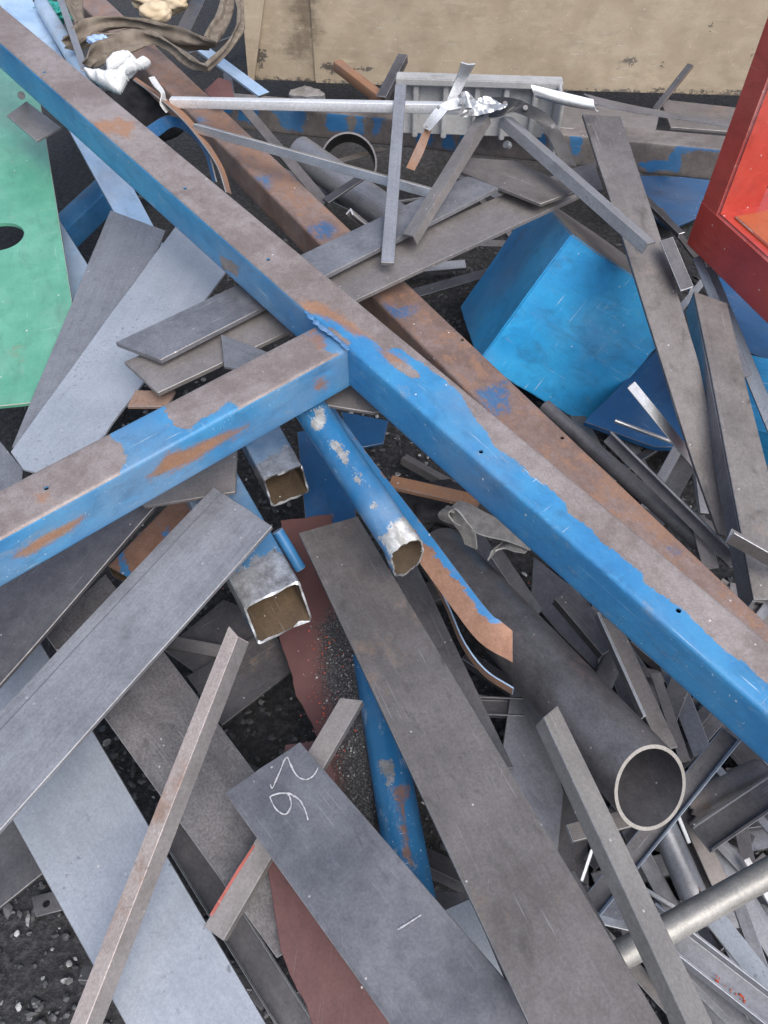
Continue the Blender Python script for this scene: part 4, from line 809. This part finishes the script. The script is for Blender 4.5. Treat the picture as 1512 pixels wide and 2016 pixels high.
# ================================================================== container
ct = empty('sand_container', P(900, 170, .12), 'large sand coloured steel waste container with burnt and chipped paint', 'container')
c0, c1 = P(498, 159, .12), P(1446, 188, .12); tx = (c1-c0).normalized(); tn = Vector((tx.y, -tx.x, 0)); tn = tn if tn.dot(C0-c0) > 0 else -tn
def wallp(u, v, off=0.):
    d = ray(u, v); return C0+d*((c0+tn*off-C0).dot(tn)/d.dot(tn))
def panel(name, x0, x1, z0, z1, y0, y1, cell, mat='bin', lean=0.):
    bm = bmesh.new(); nx, nzz = max(1, int((x1-x0)/cell)), max(1, int((z1-z0)/cell))
    bmesh.ops.create_cube(bm, size=1, matrix=Matrix.Translation(((x0+x1)/2, (y0+y1)/2, (z0+z1)/2)) @ Matrix.Diagonal((x1-x0, y1-y0, z1-z0, 1)))
    for n_, lo, hi, ax in ((nx, x0, x1, Vector((1, 0, 0))), (nzz, z0, z1, Vector((0, 0, 1)))):
        for i_ in range(1, n_): bmesh.ops.bisect_plane(bm, geom=bm.verts[:]+bm.edges[:]+bm.faces[:], plane_co=ax*(lo+(hi-lo)*i_/n_), plane_no=ax)
    for v in bm.verts: v.co.y += .006*noise.noise(v.co*3.1)
    bmesh.ops.recalc_face_normals(bm, faces=bm.faces)
    mw = Matrix(((tx.x, -tn.x, 0, c0.x), (tx.y, -tn.y, 0, c0.y), (tx.z, -tn.z, 1, c0.z), (0, 0, 0, 1)))
    o = link(name, finish(bm, name, 50), [mat], mw); setparent(o, ct)
    if mat == 'bin':
        wear(o, (.3, []), (.28, [(-1, [(498, 95), (505, 92), (528, 112), (515, 125), (505, 135), (498, 135)]), (-1, [(634, 128), (660, 130), (700, 135), (728, 133), (728, 139), (690, 142), (640, 142)]), (-1, [(1206, 128), (1225, 118), (1250, 112), (1250, 122), (1215, 132)]), (-1, [(1400, 50), (1404, 40), (1402, 70)]), (-1, [(1280, 130), (1310, 122), (1300, 132)]), (-1, [(480, 152), (700, 164), (1150, 178), (1460, 184), (1460, 200), (480, 175)])]))
        wear(o, (-.4, []), (-.36, [(1, [(565, -20), (625, -20), (620, 60), (608, 112), (595, 115), (560, 100), (590, 50)])]), attr='rust')
    return o
xs = (wallp(618, 120)-c0).dot(tx)
panel('front_panel', 0, xs, 0, .95, .010, .022, .03); panel('front_panel', xs+.001, 3.4, 0, .95, 0, .014, .03)
panel('side_panel', .0, .012, 0, .95, .0235, 1.6, .3)
panel('back_panel', 0.014, 3.4, 0, .95, 1.601, 1.615, .5)
ptop = wallp(519, 0, .012); pl_ = wallp(475, 0, .012)
bm = bmesh.new()
q4 = [wallp(489, 156, .012), wallp(500, 160, .012), ptop+(ptop-wallp(498, 158, .012))*1.2, pl_+(pl_-wallp(489, 156, .012))*1.2]
f_ = bm.faces.new([bm.verts.new(p-ct.location) for p in q4]); ex = bmesh.ops.extrude_face_region(bm, geom=[f_])
for v in ex['geom']:
    if isinstance(v, bmesh.types.BMVert): v.co -= tn*.02
bmesh.ops.recalc_face_normals(bm, faces=bm.faces)
o = link('corner_post', finish(bm, 'corner_post'), ['bin'], Matrix.Translation(ct.location)); setparent(o, ct); wear(o, (.3, []), (.3, [])); wear(o, (-.4, []), (-.4, []), attr='rust')

# ================================================================== right centre gap
bar('steel_pipe', 'dark slim pipe tucked along the rust brown beam', (1100, 825, .22), (1385, 1075, .18), circ(.019, .003, 26), 'dark', 'pipe', ext=(.05, 0))
bar('angle_bar', 'grey angle iron, ridge up, pointing at the shiny sawn angle end', (1205, 850, .31), (1425, 1066, .24), ell(.03, .03, .004, 1), 'dark', 'angle bar', edge='edge', roll=-.75, ext=(0, .05))
bar('angle_bar', 'light galvanised angle resting on the corner of the blue box', (1243, 757, .36), (1372, 915, .24), ell(.026, .024, .004, 1), 'bright', 'angle bar', edge='alu', roll=.2)
bar('steel_rod', 'thin shiny rod below the blue box', (1210, 828, .16), (1328, 872, .14), circ(.0055, None, 14), 'bright', 'rod')
bar('flat_bar', 'short grey bar over dark gravel below the blue box', (1342, 868, .10), (1270, 1000, .06), flat(.026, .008), 'grey', 'flat bar', edge='edge')
bar('flat_bar', 'upright grey strip beside the foot of the long sloping bar', (1374, 905, .14), (1388, 1010, .12), ell(.022, .015, .003, -1), 'bright', 'angle bar')
bar('angle_bar', 'angle iron with clean sawn L shaped end resting on the broad angle bar', (1436, 1052, .40), (1560, 1122, .38), ell(.034, .026, .006, -1, True), 'brown', 'angle bar', edge='alu')
bar('flat_bar', 'brown broken bar end next to the rust brown beam', (1372, 1015, .22), (1400, 1120, .18), flat(.032, .008), 'brown', 'flat bar', roll=.3)

# ================================================================== lower right jumble
plate('steel_plate', 'dark plate in the gap between the big pipe and the blue beam', [(1050, 1095), (1120, 1150), (1190, 1220), (1175, 1320), (1100, 1245), (1045, 1180)], .04, .008, 'dark')
bar('angle_bar', 'dark angle piece lying above the big pipe', (1106, 1170, .14), (1200, 1280, .12), ell(.04, .025, .004, -1), 'dark', 'angle bar', edge='edge')
bar('flat_bar', 'grey flat bar beside a thin shiny strip below the blue beam', (1200, 1215, .20), (1318, 1475, .17), flat(.034, .007), 'brown', 'flat bar', edge='edge')
bar('flat_bar', 'thin shiny strip on edge between the big pipe and the blue beam', (1178, 1205, .23), (1270, 1410, .20), flat(.006, .022), 'bright', 'metal strip', edge='alu')
bar('angle_bar', 'dark angle standing in the gap by the mouth of the big pipe', (1345, 1330, .10), (1290, 1470, .06), ell(.04, .03, .004, 1), 'dark', 'angle bar', edge='edge')
bar('box_tube', 'dark box tube under the thin shiny strip', (1215, 1280, .08), (1180, 1360, .06), tube_prof(.045, .045, .003), 'dark', 'square tube')
bar('angle_bar', 'pale blue angle iron passing beneath the mouth of the big pipe', (1440, 1445, .205), (1165, 1785, .10), ell(.036, .014, .004, 1, True), 'dark', 'angle bar', edge='lblue', legmat='lblue')
bar('flat_bar', 'thick flat bar with bright sawn end under the big pipe', (1122, 1640, .19), (1290, 1596, .19), flat(.028, .012), 'brown', 'flat bar', edge='alu', bev=.0005)
bar('steel_pipe', 'grey pipe with torn end below the mouth of the big pipe', (1288, 1585, .13), (1366, 1765, .10), circ(.024, .003, 30), 'grey', 'pipe', inner='dark', rag=(0, .02), nseg=3, edge='tan')
bar('steel_pipe', 'polished steel tube lying across the jumble of bars', (1230, 1876, .235), (1560, 1692, .25), circ(.0205, .002, 36), 'tube', 'pipe', inner='dark', edge='bright', ext=(.06, 0))
bar('channel_bar', 'dark channel with grey flanges beside the mouth of the big pipe', (1380, 1652, .13), (1560, 1530, .13), chan(.05, .012, .005, True), 'dark', 'channel bar', edge='grey')
bar('steel_pipe', 'brown tube stub between the pale blue angle and the channel', (1345, 1592, .08), (1500, 1525, .08), circ(.03, .003, 30), 'brown', 'pipe', inner='dark', rag=(.02, 0), nseg=3)
bar('flat_bar', 'brown grey flat bar under the channel', (1348, 1585, .09), (1428, 1760, .06), flat(.034, .008), 'brown', 'flat bar')
bar('metal_strip', 'white shiny sliver lying beside the torn grey pipe', (1331, 1594, .145), (1358, 1660, .13), flat(.007, .004), 'alu', 'metal strip', edge='alu')
bar('angle_bar', 'grey angle running behind the polished tube', (1165, 1790, .05), (1560, 1806, .06), ell(.04, .03, .004, -1), 'grey', 'angle bar', edge='edge')
bar('channel_bar', 'grey channel with white edge and red paint chips under the polished tube', (1330, 1852, .17), (1560, 2032, .19), chan(.046, .022, .004, True), 'grey', 'channel bar', edge='alu', ext=(.05, .05))
bar('angle_bar', 'blue grey angle iron sloping down under the polished tube', (1375, 1765, .12), (1560, 2000, .10), ell(.044, .03, .004, 1), 'blueg', 'angle bar', edge='edge', roll=-.3)
bar('flat_bar', 'dark bar hanging beneath the polished tube beside the channel', (1395, 1640, .05), (1450, 1780, .03), flat(.035, .008), 'dark', 'flat bar')
bar('angle_bar', 'small bright angle end beside the foot of the broad bar', (1166, 1672, .16), (1145, 1735, .15), ell(.006, .010, .002, 1), 'bright', 'angle bar', edge='bright')
bar('metal_strip', 'short shiny strip lying over the grey angle', (1270, 1750, .11), (1335, 1790, .10), flat(.008, .005), 'bright', 'metal strip')
bar('metal_strip', 'white curved offcut beneath the blue grey angle iron', (1428, 1850, .06), (1450, 1900, .05), flat(.012, .004), 'alu', 'metal strip', edge='alu')
bar('flat_bar', 'bluish plate edge between numbered plate and broad bar', (900, 1780, .15), (985, 1990, .15), flat(.05, .008), 'blueg', 'flat bar')
bar('flat_bar', 'dark bar across the black gap under the broad bar', (840, 1778, .06), (960, 1782, .06), flat(.04, .02), 'dark', 'flat bar')
bar('steel_pipe', 'blue pipe end under the foot of the numbered plate', (705, 1930, .13), (760, 2060, .14), circ(.036, .003, 30), 'bluenoise', 'pipe')
bar('flat_bar', 'grey bar under the red plate beside the dark channel', (555, 1900, .08), (500, 1975, .08), flat(.03, .02), 'dark', 'flat bar')
def on_ch(rn):
    t_ = rn.uniform(.1, .9); return P(1395+t_*105+rn.gauss(0, 5), 1912+t_*85+rn.gauss(0, 4), .183)
scatter('paint_chips', 'red paint chips lying in the grey channel under the polished tube', 16, on_ch, (.0012, .003), 'chip', 0, .5, seed=21, cat='paint chips')

plate('blue_sheet', 'dark blue sheet in the shade beneath the back beam', [(1250, 345), (1400, 350), (1390, 420), (1320, 450), (1260, 410)], -.02, .01, 'navy_shade', 'metal sheet')
bar('flat_bar', 'dark bar bridging the gap beside the thin rusty strip', (925, 1392, .09), (1030, 1396, .09), chan(.04, .012, .004, True), 'dark', 'channel bar')
bar('angle_bar', 'dark angle iron leaning down into the gap under the belt', (975, 1085, .18), (1060, 1210, .06), ell(.035, .03, .004, 1), 'dark', 'angle bar', edge='edge')
for (a_, c_, w_, m_, e_, l_) in (
    ((1290, 1325, .10), (1350, 1500, .07), .022, 'brown', 'bright', 'slim brown bar leaning down beside the mouth of the big pipe'),
    ((1395, 1490, .10), (1540, 1660, .10), .016, 'grey', 'bright', 'slim grey bar crossing above the dark channel'),
    ((1415, 1655, .09), (1550, 1800, .07), .024, 'grey2', 'edge', 'blue grey bar between the dark channel and the polished tube'),
    ((1165, 1815, .09), (1345, 2010, .12), .024, 'brown2', 'edge', 'brown bar running below the notched angle iron'),
    ((1285, 1910, .13), (1420, 2060, .13), .018, 'grey', 'bright', 'bright edged bar under the grey channel'),
    ((1452, 1590, .06), (1486, 1760, .05), .026, 'dark', 'edge', 'dark bar standing below the dark channel'),
    ((1238, 1630, .10), (1335, 1810, .08), .03, 'grey2', 'edge', 'blue grey plate strip under the torn grey pipe'),
    ((1138, 1800, .12), (1290, 1835, .10), .014, 'bright', 'alu', 'thin bright bar beside the foot of the broad bar'),
    ((1470, 1690, .11), (1550, 1830, .09), .012, 'bright', 'alu', 'thin bright bar crossing under the polished tube'),
    ((1100, 1440, .07), (1180, 1600, .05), .03, 'dark', 'edge', 'dark bar along the underside of the big pipe'),
    ((1345, 1905, .14), (1500, 2060, .14), .03, 'grey2', 'edge', 'blue grey bar lying under the white edged channel')):
    bar('slim_bar', l_, a_, c_, flat(w_, .006) if w_ < .02 else ell(w_, w_*.7, .004, 1), m_, 'steel bar', edge=e_)
# buried offcuts that fill the gaps
rn = random.Random(5)
def filler(n, u0, u1, v0, v1, z0, z1, l0, l1, label, group):
    for i_ in range(n):
        a = P(rn.uniform(u0, u1), rn.uniform(v0, v1), rn.uniform(z0, z1)); an = rn.choice((rn.gauss(-1.0, .35), rn.gauss(-1.0, .35), rn.gauss(.45, .3), rn.uniform(0, 3.14))); L_ = rn.uniform(l0, l1)*1.25
        b_ = a+Vector((math.cos(an)*L_, math.sin(an)*L_, rn.uniform(-.03, .03)))
        b_.z = max(b_.z, GROUND+.03)
        wd = rn.uniform(.02, .045); kn = rn.choice(('flat', 'angle', 'angle', 'channel')); mt = rn.choice(('dark', 'dark', 'grey', 'brown', 'dark'))
        kd = {'flat': flat(wd, .007), 'angle': ell(wd, wd*.8, .004, rn.choice((1, -1))), 'channel': chan(wd*1.2, .018, .004, False)}[kn]
        nm = {'flat': 'flat bar', 'angle': 'angle iron', 'channel': 'channel'}[kn]
        eg = rn.choice(('edged', 'edge', 'bright')); ed = {'edged': 'dark edged', 'edge': 'worn edged', 'bright': 'bright edged'}[eg]
        bar('buried_offcut', '%s %s %s offcut buried %s' % (ed, mt, nm, label), a, b_, kd, mt, 'steel offcut', world=True, roll=rn.uniform(-.5, .5), edge=eg, group='%s %s %s offcuts buried %s' % (ed, mt, nm, group))
filler(50, 1080, 1512, 1150, 1990, -.06, .08, .38, .75, 'below the big pipe and polished tube', 'at the lower right')
filler(18, 1180, 1512, 350, 1080, -.05, .10, .15, .5, 'behind the blue box', 'behind the blue box')
filler(14, 560, 1000, 300, 620, -.05, .14, .2, .6, 'under the crossing flat bars', 'under the flat bars')
filler(10, 60, 500, 20, 420, -.05, .16, .2, .6, 'under the sling and glove', 'under the sling')
filler(8, 1040, 1420, 190, 330, .0, .12, .2, .6, 'between back beam and container', 'by the container')
filler(5, 600, 960, 850, 1350, -.06, .0, .15, .4, 'beside the torn blue pipe', 'beside the blue pipe')
